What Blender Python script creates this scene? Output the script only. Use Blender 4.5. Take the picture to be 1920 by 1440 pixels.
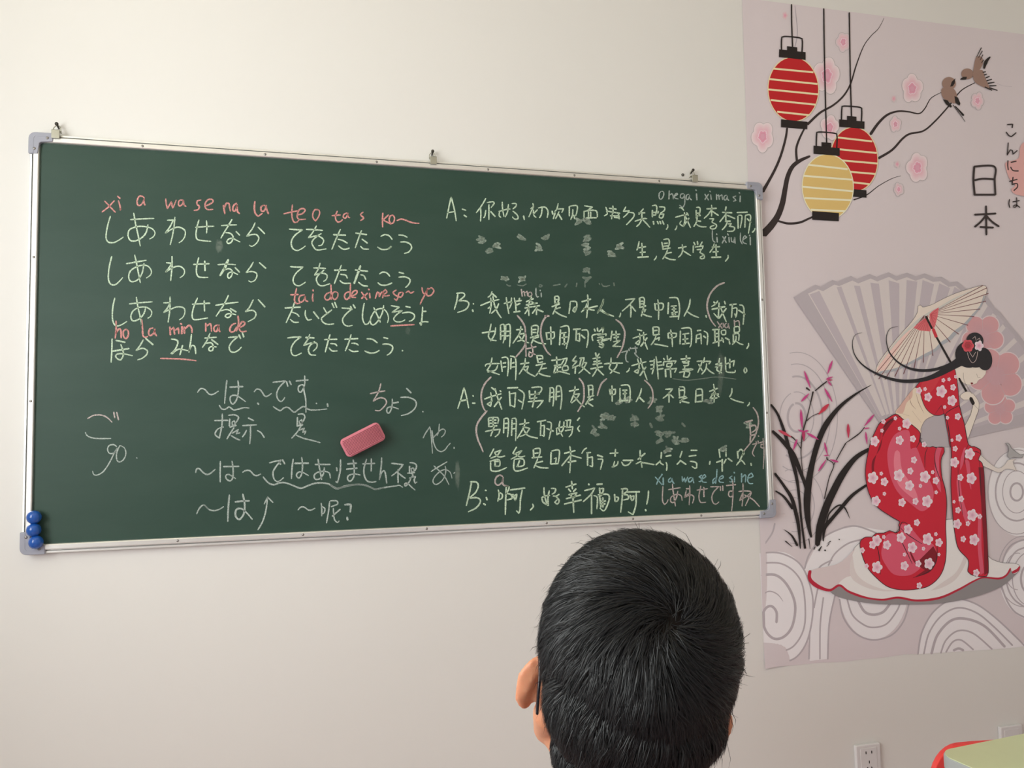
import bpy, bmesh, math, random
import numpy as np
from mathutils import Vector, Matrix, Euler
from mathutils.geometry import tessellate_polygon
from mathutils.bvhtree import BVHTree
from mathutils.kdtree import KDTree
random.seed(7); np.random.seed(7)
for o in list(bpy.data.objects): bpy.data.objects.remove(o)
scene=bpy.context.scene
C=scene.collection.objects
# ---------------------------------------------------------------- camera, sky, light, exposure
CAM=Vector((-0.3622558,-2.1481293,1.2919057))
RW=Matrix(((0.9671853,-0.2532893,-0.0199284),(0.0019691,-0.0709608,0.9974772),(-0.2540644,-0.9647845,-0.0681335)))
cd=bpy.data.cameras.new('camera'); cam=bpy.data.objects.new('camera',cd); C.link(cam)
cd.sensor_width=36; cd.lens=36*1500/1920; cd.clip_start=0.02
cam.matrix_world=Matrix.Translation(CAM)@RW.transposed().to_4x4()
scene.camera=cam
vs=scene.view_settings; vs.view_transform='Standard'; vs.look='None'; vs.gamma=1; vs.use_curve_mapping=False; vs.exposure=0.0
w=bpy.data.worlds.new('sky'); scene.world=w; w.use_nodes=True
bg=w.node_tree.nodes['Background']; bg.inputs[0].default_value=(0.80,0.90,1.0,1); bg.inputs[1].default_value=1.0
def area(name,loc,target,sx,sy,power,col):
    l=bpy.data.lights.new(name,'AREA'); l.shape='RECTANGLE'; l.size=sx; l.size_y=sy; l.energy=power; l.color=col
    o=bpy.data.objects.new(name,l); C.link(o); o.location=loc
    o.rotation_euler=(Vector(target)-Vector(loc)).to_track_quat('-Z','Y').to_euler(); return o
WIN_Y0,WIN_Y1,WIN_Z0,WIN_Z1,WALL_L=-2.75,-0.85,1.05,2.65,-1.75
area('window_daylight',(WALL_L-0.25,(WIN_Y0+WIN_Y1)/2,(WIN_Z0+WIN_Z1)/2),(1.0,(WIN_Y0+WIN_Y1)/2,(WIN_Z0+WIN_Z1)/2+0.25),1.85,1.55,89,(0.975,1.0,0.965))
area('rear_fill_light',(0.6,-5.6,1.75),(0.6,0.0,1.2),2.6,1.5,10,(1.0,0.98,0.96))  # weak fill light added behind the unseen back window
# ---------------------------------------------------------------- helpers
def ray(u,v): return RW.transposed()@Vector(((u-960)/1500,-(v-720)/1500,-1))
def on_y(u,v,y=0.0):
    d=ray(u,v); return CAM+d*((y-CAM.y)/d.y)
def on_z(u,v,z):
    d=ray(u,v); return CAM+d*((z-CAM.z)/d.z)
def s2l(c):
    return tuple(((x/255)/12.92 if x/255<=0.04045 else ((x/255+0.055)/1.055)**2.4) for x in c)
def mat(name,col,rough=0.6,metal=0.0,spec=0.5,bump=0,bscale=60,var=0,vscale=6,sss=0,sssr=(1,.3,.15),coat=0):
    m=bpy.data.materials.new(name); m.use_nodes=True; nt=m.node_tree; b=nt.nodes['Principled BSDF']
    b.inputs['Base Color'].default_value=(*col,1); b.inputs['Roughness'].default_value=rough
    b.inputs['Metallic'].default_value=metal; b.inputs['Specular IOR Level'].default_value=spec
    b.inputs['Coat Weight'].default_value=coat
    if sss:
        b.inputs['Subsurface Weight'].default_value=sss; b.inputs['Subsurface Radius'].default_value=sssr; b.inputs['Subsurface Scale'].default_value=0.012
    tc=nt.nodes.new('ShaderNodeTexCoord')
    if var:
        n=nt.nodes.new('ShaderNodeTexNoise'); n.inputs['Scale'].default_value=vscale; n.inputs['Detail'].default_value=5
        r=nt.nodes.new('ShaderNodeMapRange'); r.inputs[3].default_value=1-var; r.inputs[4].default_value=1+var
        mx=nt.nodes.new('ShaderNodeVectorMath'); mx.operation='SCALE'; mx.inputs[0].default_value=col
        nt.links.new(tc.outputs['Object'],n.inputs['Vector']); nt.links.new(n.outputs[0],r.inputs[0]); nt.links.new(r.outputs[0],mx.inputs['Scale']); nt.links.new(mx.outputs[0],b.inputs['Base Color'])
    if bump:
        n=nt.nodes.new('ShaderNodeTexNoise'); n.inputs['Scale'].default_value=bscale; n.inputs['Detail'].default_value=3
        bp=nt.nodes.new('ShaderNodeBump'); bp.inputs['Strength'].default_value=bump; bp.inputs['Distance'].default_value=0.004
        nt.links.new(tc.outputs['Object'],n.inputs['Vector']); nt.links.new(n.outputs[0],bp.inputs['Height']); nt.links.new(bp.outputs[0],b.inputs['Normal'])
    return m
def attr_mat(name,rough=0.7,spec=0.3,alpha=None,ascale=900):
    """colour from the mesh colour attribute; alpha='grain' breaks strokes up like chalk on a board"""
    m=bpy.data.materials.new(name); m.use_nodes=True; nt=m.node_tree; b=nt.nodes['Principled BSDF']
    a=nt.nodes.new('ShaderNodeAttribute'); a.attribute_name='Col'
    nt.links.new(a.outputs['Color'],b.inputs['Base Color']); b.inputs['Roughness'].default_value=rough; b.inputs['Specular IOR Level'].default_value=spec
    if alpha:
        tc=nt.nodes.new('ShaderNodeTexCoord'); n=nt.nodes.new('ShaderNodeTexNoise'); n.inputs['Scale'].default_value=ascale; n.inputs['Detail'].default_value=2
        r=nt.nodes.new('ShaderNodeMapRange'); r.inputs[1].default_value=0.36; r.inputs[2].default_value=0.56; r.inputs[3].default_value=0.5
        mu=nt.nodes.new('ShaderNodeMath'); mu.operation='MULTIPLY'
        nt.links.new(tc.outputs['Object'],n.inputs['Vector']); nt.links.new(n.outputs[0],r.inputs[0]); nt.links.new(r.outputs[0],mu.inputs[0]); nt.links.new(a.outputs['Alpha'],mu.inputs[1]); nt.links.new(mu.outputs[0],b.inputs['Alpha'])
    return m
def link(name,me,m=None,parent=None,label=None,kind=None,smooth=False):
    o=bpy.data.objects.new(name,me); C.link(o)
    if m: me.materials.append(m)
    if parent: o.parent=parent
    if label: o['label']=label
    if kind: o['kind']=kind
    if smooth: me.shade_smooth()
    return o
def bobj(name,bm,m,parent=None,label=None,kind=None,smooth=False,bevel=0,seg=2):
    me=bpy.data.meshes.new(name); bm.to_mesh(me); bm.free()
    o=link(name,me,m,parent,label,kind,smooth)
    if bevel:
        b=o.modifiers.new('bevel','BEVEL'); b.width=bevel; b.segments=seg; b.limit_method='ANGLE'
        me.shade_smooth(); 
        o.modifiers.new('wn','WEIGHTED_NORMAL')
    return o
def thing(name,label,cat,loc=(0,0,0),rot=(0,0,0),group=None):
    o=bpy.data.objects.new(name,None); C.link(o); o.location=loc; o.rotation_euler=rot; o.empty_display_size=0.05
    o['label']=label; o['category']=cat
    if group: o['group']=group
    return o
def box(bm,x0,y0,z0,x1,y1,z1):
    vs=[bm.verts.new(p) for p in ((x0,y0,z0),(x1,y0,z0),(x1,y1,z0),(x0,y1,z0),(x0,y0,z1),(x1,y0,z1),(x1,y1,z1),(x0,y1,z1))]
    for f in ((3,2,1,0),(4,5,6,7),(0,1,5,4),(1,2,6,5),(2,3,7,6),(3,0,4,7)): bm.faces.new([vs[i] for i in f])
def BX(*a):
    bm=bmesh.new(); box(bm,*a); return bm
def prism(bm,pts,axis,a,b):
    """extrude a 2D outline along an axis ('x','y','z') from a to b"""
    def P(p,t): return {'x':(t,p[0],p[1]),'y':(p[0],t,p[1]),'z':(p[0],p[1],t)}[axis]
    A=[bm.verts.new(P(p,a)) for p in pts]; B=[bm.verts.new(P(p,b)) for p in pts]; n=len(pts)
    bm.faces.new(A); bm.faces.new(B[::-1])
    for i in range(n): bm.faces.new((A[i],B[i],B[(i+1)%n],A[(i+1)%n]))
    bmesh.ops.recalc_face_normals(bm,faces=bm.faces)
def rrect(x0,z0,x1,z1,r,n=6,corners=(1,1,1,1)):
    out=[]
    for i,(cx,cz,a0) in enumerate(((x1-r,z1-r,0),(x0+r,z1-r,90),(x0+r,z0+r,180),(x1-r,z0+r,270))):
        if corners[i]:
            for k in range(n+1):
                a=math.radians(a0+90*k/n); out.append((cx+r*math.cos(a),cz+r*math.sin(a)))
        else: out.append(((x1,z1),(x0,z1),(x0,z0),(x1,z0))[i])
    return out
def tube(bm,pts,r,n=8,cap=True):
    pts=[Vector(p) for p in pts]; rs=r if isinstance(r,(list,tuple)) else [r]*len(pts); rings=[]
    for i,p in enumerate(pts):
        d=(pts[min(i+1,len(pts)-1)]-pts[max(i-1,0)]).normalized()
        u=d.orthogonal().normalized() if i==0 else (u-d*u.dot(d)).normalized()
        v=d.cross(u)
        rings.append([bm.verts.new(p+(u*math.cos(2*math.pi*k/n)+v*math.sin(2*math.pi*k/n))*rs[i]) for k in range(n)])
    for a,b in zip(rings,rings[1:]):
        for k in range(n): bm.faces.new((a[k],a[(k+1)%n],b[(k+1)%n],b[k]))
    if cap: bm.faces.new(rings[0][::-1]); bm.faces.new(rings[-1])
def lathe(bm,prof,n=24,M=Matrix()):
    """profile of (radius, height) turned round z, then moved by M"""
    rings=[]
    for r,h in prof:
        if r<1e-6: rings.append([bm.verts.new(M@Vector((0,0,h)))])
        else: rings.append([bm.verts.new(M@Vector((r*math.cos(2*math.pi*k/n),r*math.sin(2*math.pi*k/n),h))) for k in range(n)])
    for a,b in zip(rings,rings[1:]):
        for k in range(n):
            if len(a)==1 and len(b)==1: continue
            if len(a)==1: bm.faces.new((a[0],b[(k+1)%n],b[k]))
            elif len(b)==1: bm.faces.new((a[k],a[(k+1)%n],b[0]))
            else: bm.faces.new((a[k],a[(k+1)%n],b[(k+1)%n],b[k]))
    bmesh.ops.recalc_face_normals(bm,faces=bm.faces)
def parse(s):
    out=[]
    for st in s.split('/'):
        st=st.strip()
        if st: out.append([tuple(float(v) for v in p.split(',')) for p in st.split()])
    return out
def spline(pts,step=3.0,closed=False):
    """Catmull-Rom through the points, resampled; a sharp turn stays a corner"""
    if len(pts)<3: return list(pts)
    P=[pts[-1]]+list(pts)+[pts[0],pts[1]] if closed else [pts[0]]+list(pts)+[pts[-1]]
    out=[]; n=len(pts) if closed else len(pts)-1
    def sharp(a,b,c):
        u=(b[0]-a[0],b[1]-a[1]); v=(c[0]-b[0],c[1]-b[1]); l=math.hypot(*u)*math.hypot(*v)
        return l>0 and (u[0]*v[0]+u[1]*v[1])/l<-0.15
    for i in range(n):
        p0,p1,p2,p3=P[i:i+4]
        if sharp(p0,p1,p2): p0=p1
        if sharp(p1,p2,p3): p3=p2
        k=max(1,min(24,int(math.hypot(p2[0]-p1[0],p2[1]-p1[1])/step)))
        for j in range(k):
            t=j/k
            out.append(tuple(0.5*((2*p1[a])+(-p0[a]+p2[a])*t+(2*p0[a]-5*p1[a]+4*p2[a]-p3[a])*t*t+(-p0[a]+3*p1[a]-3*p2[a]+p3[a])*t**3) for a in (0,1)))
    if not closed: out.append(pts[-1])
    return out
class Sheet:
    """flat marks (chalk, print) lying on the plane y = plane; collected, then built as one mesh"""
    def __init__(s,plane,step=0.0): s.y=plane; s.step=step; s.v=[]; s.f=[]; s.c=[]; s.p=[]
    def put(s,pts,faces,cols):
        b=len(s.v); s.p.append((b,len(pts),len(s.f),len(faces)))
        for p,c in zip(pts,cols):
            q=on_y(p[0],p[1],s.y); s.v.append((q.x,s.y,q.z)); s.c.append(c)
        s.f+= [tuple(b+i for i in f) for f in faces]; s.y-=s.step
    def stroke(s,pts,width,col,alpha=1.0,jit=0.0,ends=True):
        n=len(pts)
        if n==1: pts=[pts[0],(pts[0][0]+0.5,pts[0][1]+0.5)]; n=2
        W=width if isinstance(width,list) else [width]*n
        if len(W)!=n: W=[W[0]+0.0 if len(W)==1 else W[min(len(W)-2,int(i/(n-1)*(len(W)-1)))]*(1-((i/(n-1)*(len(W)-1))%1 if i<n-1 else 1))+W[min(len(W)-1,int(i/(n-1)*(len(W)-1))+1)]*((i/(n-1)*(len(W)-1))%1 if i<n-1 else 1) for i in range(n)]
        L=[];R=[]
        for i,p in enumerate(pts):
            a=pts[max(i-1,0)]; b=pts[min(i+1,n-1)]; dx,dy=b[0]-a[0],b[1]-a[1]; l=math.hypot(dx,dy) or 1
            wv=W[i]*0.5*(1+random.uniform(-jit,jit)); nx,ny=-dy/l*wv,dx/l*wv
            L.append((p[0]+nx,p[1]+ny)); R.append((p[0]-nx,p[1]-ny))
        pt=L+R; fc=[(i,i+1,n+i+1,n+i) for i in range(n-1)]
        if ends:
            for e,o in ((0,1),(n-1,n-2)):
                dx,dy=pts[e][0]-pts[o][0],pts[e][1]-pts[o][1]; l=math.hypot(dx,dy) or 1
                k=len(pt); pt.append((pts[e][0]+dx/l*W[e]*0.42,pts[e][1]+dy/l*W[e]*0.42)); fc.append((e,n+e,k))
        s.put(pt,fc,[(*col,alpha)]*len(pt))
    def fill(s,pts,col,alpha=1.0):
        tris=tessellate_polygon([[Vector((p[0],p[1],0)) for p in pts]])
        s.put(pts,tris,[(*col,alpha)]*len(pts))
    def fan(s,c,pts,c0,c1,a0=1.0,a1=1.0,mid=None):
        n=len(pts)
        if mid:
            t,cm,am=mid; pm=[(c[0]+(p[0]-c[0])*t,c[1]+(p[1]-c[1])*t) for p in pts]
            f=[(0,1+i,1+(i+1)%n) for i in range(n)]+[(1+i,1+n+i,1+n+(i+1)%n,1+(i+1)%n) for i in range(n)]
            s.put([c]+pm+pts,f,[(*c0,a0)]+[(*cm,am)]*n+[(*c1,a1)]*n)
        else: s.put([c]+pts,[(0,1+i,1+(i+1)%n) for i in range(n)],[(*c0,a0)]+[(*c1,a1)]*n)
    def build(s,name,m,parent,label=None,gap=0.018):
        V=np.array(s.v); n=len(s.p); lo=np.array([V[b:b+k].min(0) for b,k,_,_ in s.p]); hi=np.array([V[b:b+k].max(0) for b,k,_,_ in s.p]); sz=(hi-lo).max(1)
        g=np.sqrt((np.maximum(0,np.maximum(lo[:,None]-hi[None],lo[None]-hi[:,None]))**2).sum(2)); near=g<=np.maximum(gap,0.45*np.maximum(sz[:,None],sz[None]))
        cl=list(range(n)); 
        for i in range(n):
            for j in np.nonzero(near[i])[0]:
                a,b=cl[i],cl[int(j)]
                if a!=b: cl=[a if c==b else c for c in cl]
        keys=sorted(set(cl),key=cl.index); out=None
        for kk in keys:
            t=Sheet(s.y)
            for i in range(n):
                if cl[i]==kk:
                    b,k,fb,fk=s.p[i]; nb=len(t.v); t.v+=s.v[b:b+k]; t.c+=s.c[b:b+k]; t.f+=[tuple(v-b+nb for v in f) for f in s.f[fb:fb+fk]]
            o=t.build1(name,m,parent,label); out=out or o
        return out
    def build1(s,name,m,parent,label=None):
        me=bpy.data.meshes.new(name); me.from_pydata(s.v,[],s.f); me.update()
        bm=bmesh.new(); bm.from_mesh(me)
        for f in bm.faces:
            if f.normal.y>0: f.normal_flip()
        bm.to_mesh(me); bm.free()
        ca=me.color_attributes.new('Col','FLOAT_COLOR','POINT')
        ca.data.foreach_set('color',np.array(s.c,dtype=np.float32).ravel())
        o=link(name,me,m,parent,label)
        if parent is not None: o.matrix_parent_inverse=parent.matrix_world.inverted()
        return o
def child_of(o,parent): o.parent=parent; bpy.context.view_layer.update(); o.matrix_parent_inverse=parent.matrix_world.inverted()
# ---------------------------------------------------------------- room shell
M_wall=mat('wall_paint',(0.80,0.785,0.762),0.5,bump=0.05,bscale=35,var=0.015,vscale=2)
M_ceil=mat('ceiling_paint',(0.84,0.77,0.59),0.8); M_white=mat('white_plastic',(0.78,0.77,0.77),0.3)
M_floor=mat('floor_tile',(0.66,0.47,0.49),0.4,var=0.08,vscale=4); M_skirt=mat('skirting',(0.6,0.58,0.55),0.5)
def struct(name,bm,m,parent=None,**k):
    o=bobj(name,bm,m,parent,**k)
    if not parent: o['kind']='structure'
    return o
XR,YB,ZC=2.75,-5.0,2.95
struct('wall_front',BX(WALL_L-0.2,0,0,XR+0.2,0.2,ZC),M_wall)
struct('wall_right',BX(XR,YB,0,XR+0.2,0,ZC),M_wall)
bm=bmesh.new()
box(bm,WALL_L-0.2,YB,0,WALL_L,0,WIN_Z0); box(bm,WALL_L-0.2,YB,WIN_Z1,WALL_L,0,ZC)
box(bm,WALL_L-0.2,YB,WIN_Z0,WALL_L,WIN_Y0,WIN_Z1); box(bm,WALL_L-0.2,WIN_Y1,WIN_Z0,WALL_L,0,WIN_Z1)
struct('wall_left',bm,M_wall)
bm=bmesh.new()
box(bm,WALL_L-0.2,YB-0.2,0,XR+0.2,YB,1.0); box(bm,WALL_L-0.2,YB-0.2,2.5,XR+0.2,YB,ZC)
box(bm,WALL_L-0.2,YB-0.2,1.0,-0.7,YB,2.5); box(bm,1.9,YB-0.2,1.0,XR+0.2,YB,2.5)
struct('wall_back',bm,M_wall)
struct('ceiling',BX(WALL_L-0.2,YB-0.2,ZC,XR+0.2,0.2,ZC+0.15),M_ceil)
struct('floor',BX(WALL_L-0.2,YB-0.2,-0.15,XR+0.2,0.2,0),M_floor)
def glass_mat():
    m=bpy.data.materials.new('window_glass'); m.use_nodes=True; nt=m.node_tree
    for n in list(nt.nodes): nt.nodes.remove(n)
    o=nt.nodes.new('ShaderNodeOutputMaterial'); t=nt.nodes.new('ShaderNodeBsdfTransparent'); g=nt.nodes.new('ShaderNodeBsdfGlossy'); g.inputs['Roughness'].default_value=0.02
    x=nt.nodes.new('ShaderNodeMixShader'); x.inputs[0].default_value=0.07
    nt.links.new(t.outputs[0],x.inputs[1]); nt.links.new(g.outputs[0],x.inputs[2]); nt.links.new(x.outputs[0],o.inputs[0]); return m
M_glass=glass_mat()
def window(name,axis,a0,a1,z0,z1,p):
    """frame of four bars with a mullion, two panes"""
    def bar(u0,v0,u1,v1,d0=-0.04,d1=0.04):
        return BX(p+d0,u0,v0,p+d1,u1,v1) if axis=='x' else BX(u0,p+d0,v0,u1,p+d1,v1)
    bm=bmesh.new(); mid=(a0+a1)/2
    for q in ((a0,z0,a0+.05,z1),(a1-.05,z0,a1,z1),(a0+.05,z0,a1-.05,z0+.05),(a0+.05,z1-.05,a1-.05,z1),(mid-.025,z0+.05,mid+.025,z1-.05)):
        b=bar(*q); me=bpy.data.meshes.new('t'); b.to_mesh(me); b.free(); bm.from_mesh(me); bpy.data.meshes.remove(me)
    o=struct(name,bm,M_white)
    for q in ((a0+.05,mid-.025),(mid+.025,a1-.05)):
        bobj('pane',bar(q[0],z0+.05,q[1],z1-.05,-0.004,0.004),M_glass,o)
    return o
window('window_1','x',WIN_Y0,WIN_Y1,WIN_Z0,WIN_Z1,WALL_L-0.1)
window('window_2','y',-0.7,1.9,1.0,2.5,YB-0.1)
struct('baseboard_front',BX(WALL_L,-0.012,0,XR,0,0.08),M_skirt)
# ---------------------------------------------------------------- chalk handwriting
# one entry per line of writing: label, then runs of (map sheet, chalk colour, stroke width, pen strokes)
# strokes are "x,y x,y ..." separated by "/", in the units of the sheet; SHEET gives origin and scale
SHEET={'A':(0,200,4),'B':(480,340,5.0526),'C':(180,520,5.0526),'D':(500,560,5.0526),'E':(340,760,5.0526),
'F':(620,740,6.857),'G':(0,740,4.5),'H':(820,330,6),'I':(1120,330,6),'J':(820,530,6),'K':(1120,530,6),'L':(820,750,6),
'M':(1120,750,5.647),'N':(1380,0,3.5556),'O':(1400,200,5.539),'P':(1660,60,3.6),'Q':(1440,480,4),'R':(1600,520,5.1429),
'S':(1560,760,3.789),'T':(1400,640,3.43),'U':(1400,980,3.1308),'V':(400,360,6),'W':(720,800,12),'X':(1060,370,5.3333),
'Y':(1080,700,5.3333),'Z':(1100,880,5.647)}
CHALK=[
('pink romanised line above the top row',[
('A','pink',3.6,"785,708 825,750 865,792/858,705 810,755 765,790/888,705 900,745 905,775/903,765 902,776/882,672 900,688/"
"1082,685 1070,674 1045,672 1030,700 1030,730 1045,742 1065,728 1082,690/1082,690 1080,720 1088,738/"
"1243,690 1247,730 1255,765 1270,740 1285,713 1290,740 1296,760 1310,730 1322,700/1372,700 1345,705 1338,735 1350,745 1368,730 1375,700/1375,700 1380,735 1395,748/"
"1508,700 1480,708 1478,730 1495,750 1485,772 1455,778/1540,745 1575,730 1598,712 1590,695 1560,698 1540,725 1540,755 1560,772 1597,770"),
('V','pink',4,"112,148 120,190 130,245/125,180 145,130 175,130 182,165 192,215/262,125 230,150 218,190 228,215 250,205 268,150/268,140 268,190 275,225 295,242/"
"468,105 462,160 465,215 478,250 505,270 530,255 550,240/565,150 540,165 535,200 555,220 580,200 590,165 575,150 560,152/595,150 600,195 620,245"),
('B','pink',3.6,"345,222 340,280 342,340 360,385 390,385 410,360/262,308 330,292 405,278/390,320 440,305 465,275 450,258 415,265 395,300 390,335 410,360 470,358/"
"590,272 560,268 540,300 540,345 565,375 590,340 603,300 595,272 575,265/718,325 760,322 800,318/770,282 755,320 755,360 775,385 800,380 820,362/"
"858,300 832,315 828,340 845,350 865,325 870,300/868,305 872,335 888,345/1015,292 990,315 1010,335 1020,350 990,372/"
"1202,298 1198,360 1200,435/1255,318 1205,365 1215,372 1280,405/1300,320 1270,330 1262,370 1280,400 1305,385 1312,345 1298,320/1335,372 1370,358 1410,365 1460,385 1500,395 1545,398"),
]),
('pale chalk hiragana, top row on the left',[
('A','pale',3.4,"828,822 810,880 797,950 797,990 812,1015 850,1020 890,1002 925,978/978,847 1060,842 1155,838/1003,798 1015,870 1035,960 1052,1045/"
"1110,885 1095,945 1060,985 1010,1008 975,1000 960,960 975,920 1030,900 1090,900 1140,915 1162,945 1150,975 1122,993/"
"1255,852 1300,850 1275,900 1240,948 1305,910 1350,905 1388,932 1385,975 1365,1005 1343,1020/1312,828 1305,900 1293,970 1277,1035/"
"1465,905 1535,900 1605,897/1492,850 1478,900 1470,960 1480,995 1520,1005 1582,1010/1548,855 1552,900 1549,948"),
('V','pale',3.4,"90,378 180,372 262,370/210,308 165,385 125,450 85,520/255,445 295,485/138,458 175,460 205,475 222,510 205,560 170,580 152,560 170,532 215,520 255,540 300,562/"
"470,345 440,410 375,498 430,480 485,480 512,520 490,570 450,605 425,610 405,598/502,395 540,430 578,470"),
('B','pale',3.4,"315,452 380,458 440,460 370,510 335,570 345,630 385,655 430,640 468,612/475,455 550,458 632,465/572,422 540,480 497,535 560,518 600,522 640,555 625,600 592,610/"
"618,495 565,530 530,575 545,620 580,650 665,640/735,505 850,510/800,455 765,530 718,645/775,548 820,560 865,585/780,610 820,640 850,643 885,632/"
"945,490 1048,505/1000,465 975,530 940,630/1005,548 1055,585/990,615 1020,640 1068,642/1182,522 1220,505 1260,515 1290,550/1152,622 1190,645 1245,643 1285,618/1250,640 1280,618/"
"1352,508 1395,512 1432,530/1368,575 1420,575 1465,600 1472,635 1445,670 1405,683"),
]),
('pale chalk hiragana, second row on the left',[
('A','pale',3.4,"838,1122 820,1200 812,1280 825,1325 855,1338 885,1320 920,1282/947,1178 1020,1165 1097,1152/1010,1112 1025,1180 1052,1320/1080,1175 1065,1250 1030,1300 985,1312 965,1280 980,1230 1040,1195 1100,1192 1133,1225 1130,1260 1098,1285/"
"1247,1170 1290,1175 1270,1205 1242,1240 1300,1205 1350,1198 1382,1225 1378,1260 1350,1283/1290,1122 1290,1200 1280,1305/1452,1183 1568,1178/1490,1132 1475,1200 1475,1250 1495,1278 1560,1280/1535,1158 1538,1230"),
('V','pale',3.4,"50,818 150,812 250,818/245,850 295,902/118,850 140,870/120,880 170,862 205,880 215,910 200,950 175,970 160,945 175,910 215,900 240,912 275,928/"
"450,788 420,840 370,905 430,895 480,910 490,945 465,995 420,1012 398,998/518,795 590,858"),
('V','pale',6.0,"168,760 130,850 75,940"),
('B','pale',3.4,"325,808 390,812 445,812 380,870 352,925 362,970 400,990 440,975 468,955/545,820 600,822 660,825/607,775 590,830 555,888 620,870 670,885 668,925 640,948/"
"645,840 590,890 572,930 590,975 630,990 700,970/742,842 855,840/808,795 780,870 742,970/800,880 850,890 865,918/795,940 830,965 895,965/"
"940,840 1058,852/990,885 1022,895 1040,930/970,955 1010,985 1058,993/1170,878 1200,860 1240,868 1268,900/1155,960 1185,982 1240,982 1288,962/1355,862 1400,873/1352,908 1410,905 1455,925 1458,955 1435,990 1415,1005"),
('B','pale',5.5,"990,800 965,870 930,968"),
]),
('pink romanised line above the third row',[
('B','pink',3.6,"385,1012 370,1080 365,1130 385,1158 420,1150/328,1075 400,1072/460,1075 420,1085 405,1120 420,1145 450,1130 468,1085/468,1085 468,1125 492,1138/540,1065 535,1100 540,1138/540,1028 542,1040/"
"710,980 712,1050 712,1120/705,1050 670,1065 650,1100 670,1125 700,1110 710,1070/760,1045 730,1055 722,1095 745,1120 772,1095 775,1060 755,1045/895,970 893,1040 888,1110/"
"885,1045 850,1060 838,1095 858,1120 885,1095/905,1090 950,1065 958,1040 935,1035 910,1060 905,1095 945,1100/1000,1050 1050,1120/1055,1060 1000,1110/1075,1060 1080,1105/1065,1020 1072,1028/"
"1130,1110 1150,1050 1165,1055 1168,1095 1190,1050 1205,1050 1200,1105/1210,1070 1240,1050 1225,1025 1205,1050 1215,1085 1265,1080/1330,1030 1300,1050 1315,1075 1345,1095 1330,1130 1310,1112/"
"1385,1050 1355,1060 1350,1090 1375,1095 1395,1060 1380,1048/1420,1055 1445,1040 1465,1058 1495,1045/1572,1005 1580,1050 1605,1075/1630,1010 1600,1075 1575,1120 1555,1165/1650,1015 1620,1030 1620,1080 1655,1080 1685,1040 1665,1008 1645,1015"),
]),
('pale chalk hiragana, third row on the left',[
('C','pale',3.4,"178,195 160,280 155,370 165,430 195,460 240,450 292,418/315,252 420,240 535,232/382,188 395,270 415,360 435,460/470,290 450,350 400,400 350,412 330,375 350,320 410,285 480,285 525,320 520,365 490,388/"
"640,242 705,238 680,285 642,332 700,305 770,280 830,290 842,330 825,375 790,403/702,185 700,300 683,425/912,255 1078,245/962,195 930,270 910,350 920,395 960,400 1058,385/1025,222 1028,320/"
"1132,265 1240,248 1348,235/1255,170 1210,260 1138,368/1272,295 1328,328/1180,318 1240,305 1280,325 1275,365 1248,382 1225,370 1240,348 1290,345 1325,355/1490,212 1450,290 1415,325 1480,312 1515,340 1500,385 1440,420/1538,212 1600,280"),
('B','pale',3.4,"275,1200 420,1192/365,1145 340,1220 285,1340/340,1240 385,1255 408,1280/325,1308 360,1335 403,1335/468,1222 468,1270 490,1312 525,1308/545,1235 595,1300/"
"640,1195 665,1240 680,1255/718,1218 650,1270 620,1300 635,1335 680,1355 738,1350/720,1155 740,1198/745,1145 765,1195/812,1200 880,1205 905,1212 850,1260 820,1310 835,1355 870,1372 912,1365/895,1185 910,1215/920,1168 940,1200/"
"1025,1155 1012,1230 1010,1300 1030,1350 1060,1350 1085,1310/1115,1195 1150,1270 1178,1335/1210,1175 1195,1250 1150,1330 1110,1360 1085,1340 1090,1290 1130,1225 1190,1205 1235,1235 1255,1290 1245,1340/"
"1280,1178 1320,1185 1358,1192 1290,1240 1385,1225 1330,1265 1305,1305 1330,1330 1375,1330 1412,1312/1418,1185 1462,1195/1385,1248 1450,1240 1495,1260 1500,1290 1475,1318 1450,1325/1578,1190 1575,1260 1565,1365 1552,1340 1590,1330 1632,1332/1580,1232 1612,1232"),
('B','pink',3.6,"1275,1370 1400,1362 1500,1358"),
]),
('pink romanised line above the fourth row',[
('C','pink',4,"190,412 190,500 182,578/188,530 215,490 235,500 238,575/290,490 260,510 262,560 285,580 305,550 305,510 285,492/"
"432,400 440,480 445,550 465,568 490,560/540,480 510,490 498,530 515,552 545,530 560,490/555,490 558,530 575,555/700,470 705,545/705,500 735,475 745,540/745,505 780,480 785,535/815,465 812,535/800,438 812,445/"
"835,470 838,530/838,495 880,455 905,480 910,525/1040,435 1040,510/1042,465 1080,440 1090,455 1095,512/1150,450 1120,470 1120,505 1145,510 1165,450/1160,460 1165,500 1175,515/"
"1345,365 1350,440 1330,510/1325,435 1290,450 1268,490 1280,518 1310,510 1330,470/1350,480 1400,455 1410,430 1385,420 1365,450 1358,490 1380,515 1425,510"),
]),
('pale chalk hiragana, fourth row on the left',[
('C','pale',3.6,"152,582 150,690 143,805/190,598 275,615/155,700 312,675/235,635 260,720 235,780 195,765 190,735 240,722 345,742/448,592 415,650 380,692 440,672 485,695 480,730 440,765 393,782/470,578 540,638/"
"712,585 765,595 775,625 745,690 710,720 720,725 760,690 800,680 870,695/820,645 795,735/905,540 895,620 880,710/880,700 905,650 935,655 945,725/1030,575 1140,568/1080,530 1050,600 1008,665/1095,590 1155,635/"
"1045,625 1090,620 1110,650 1105,690 1075,695 1070,670 1100,655 1140,660/1255,570 1345,562 1290,610 1262,660 1275,700 1310,710 1350,690 1378,660/1355,545 1370,580/1385,520 1400,565"),
('C','pink',3.6,"610,768 700,770 820,775 950,790"),
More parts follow.
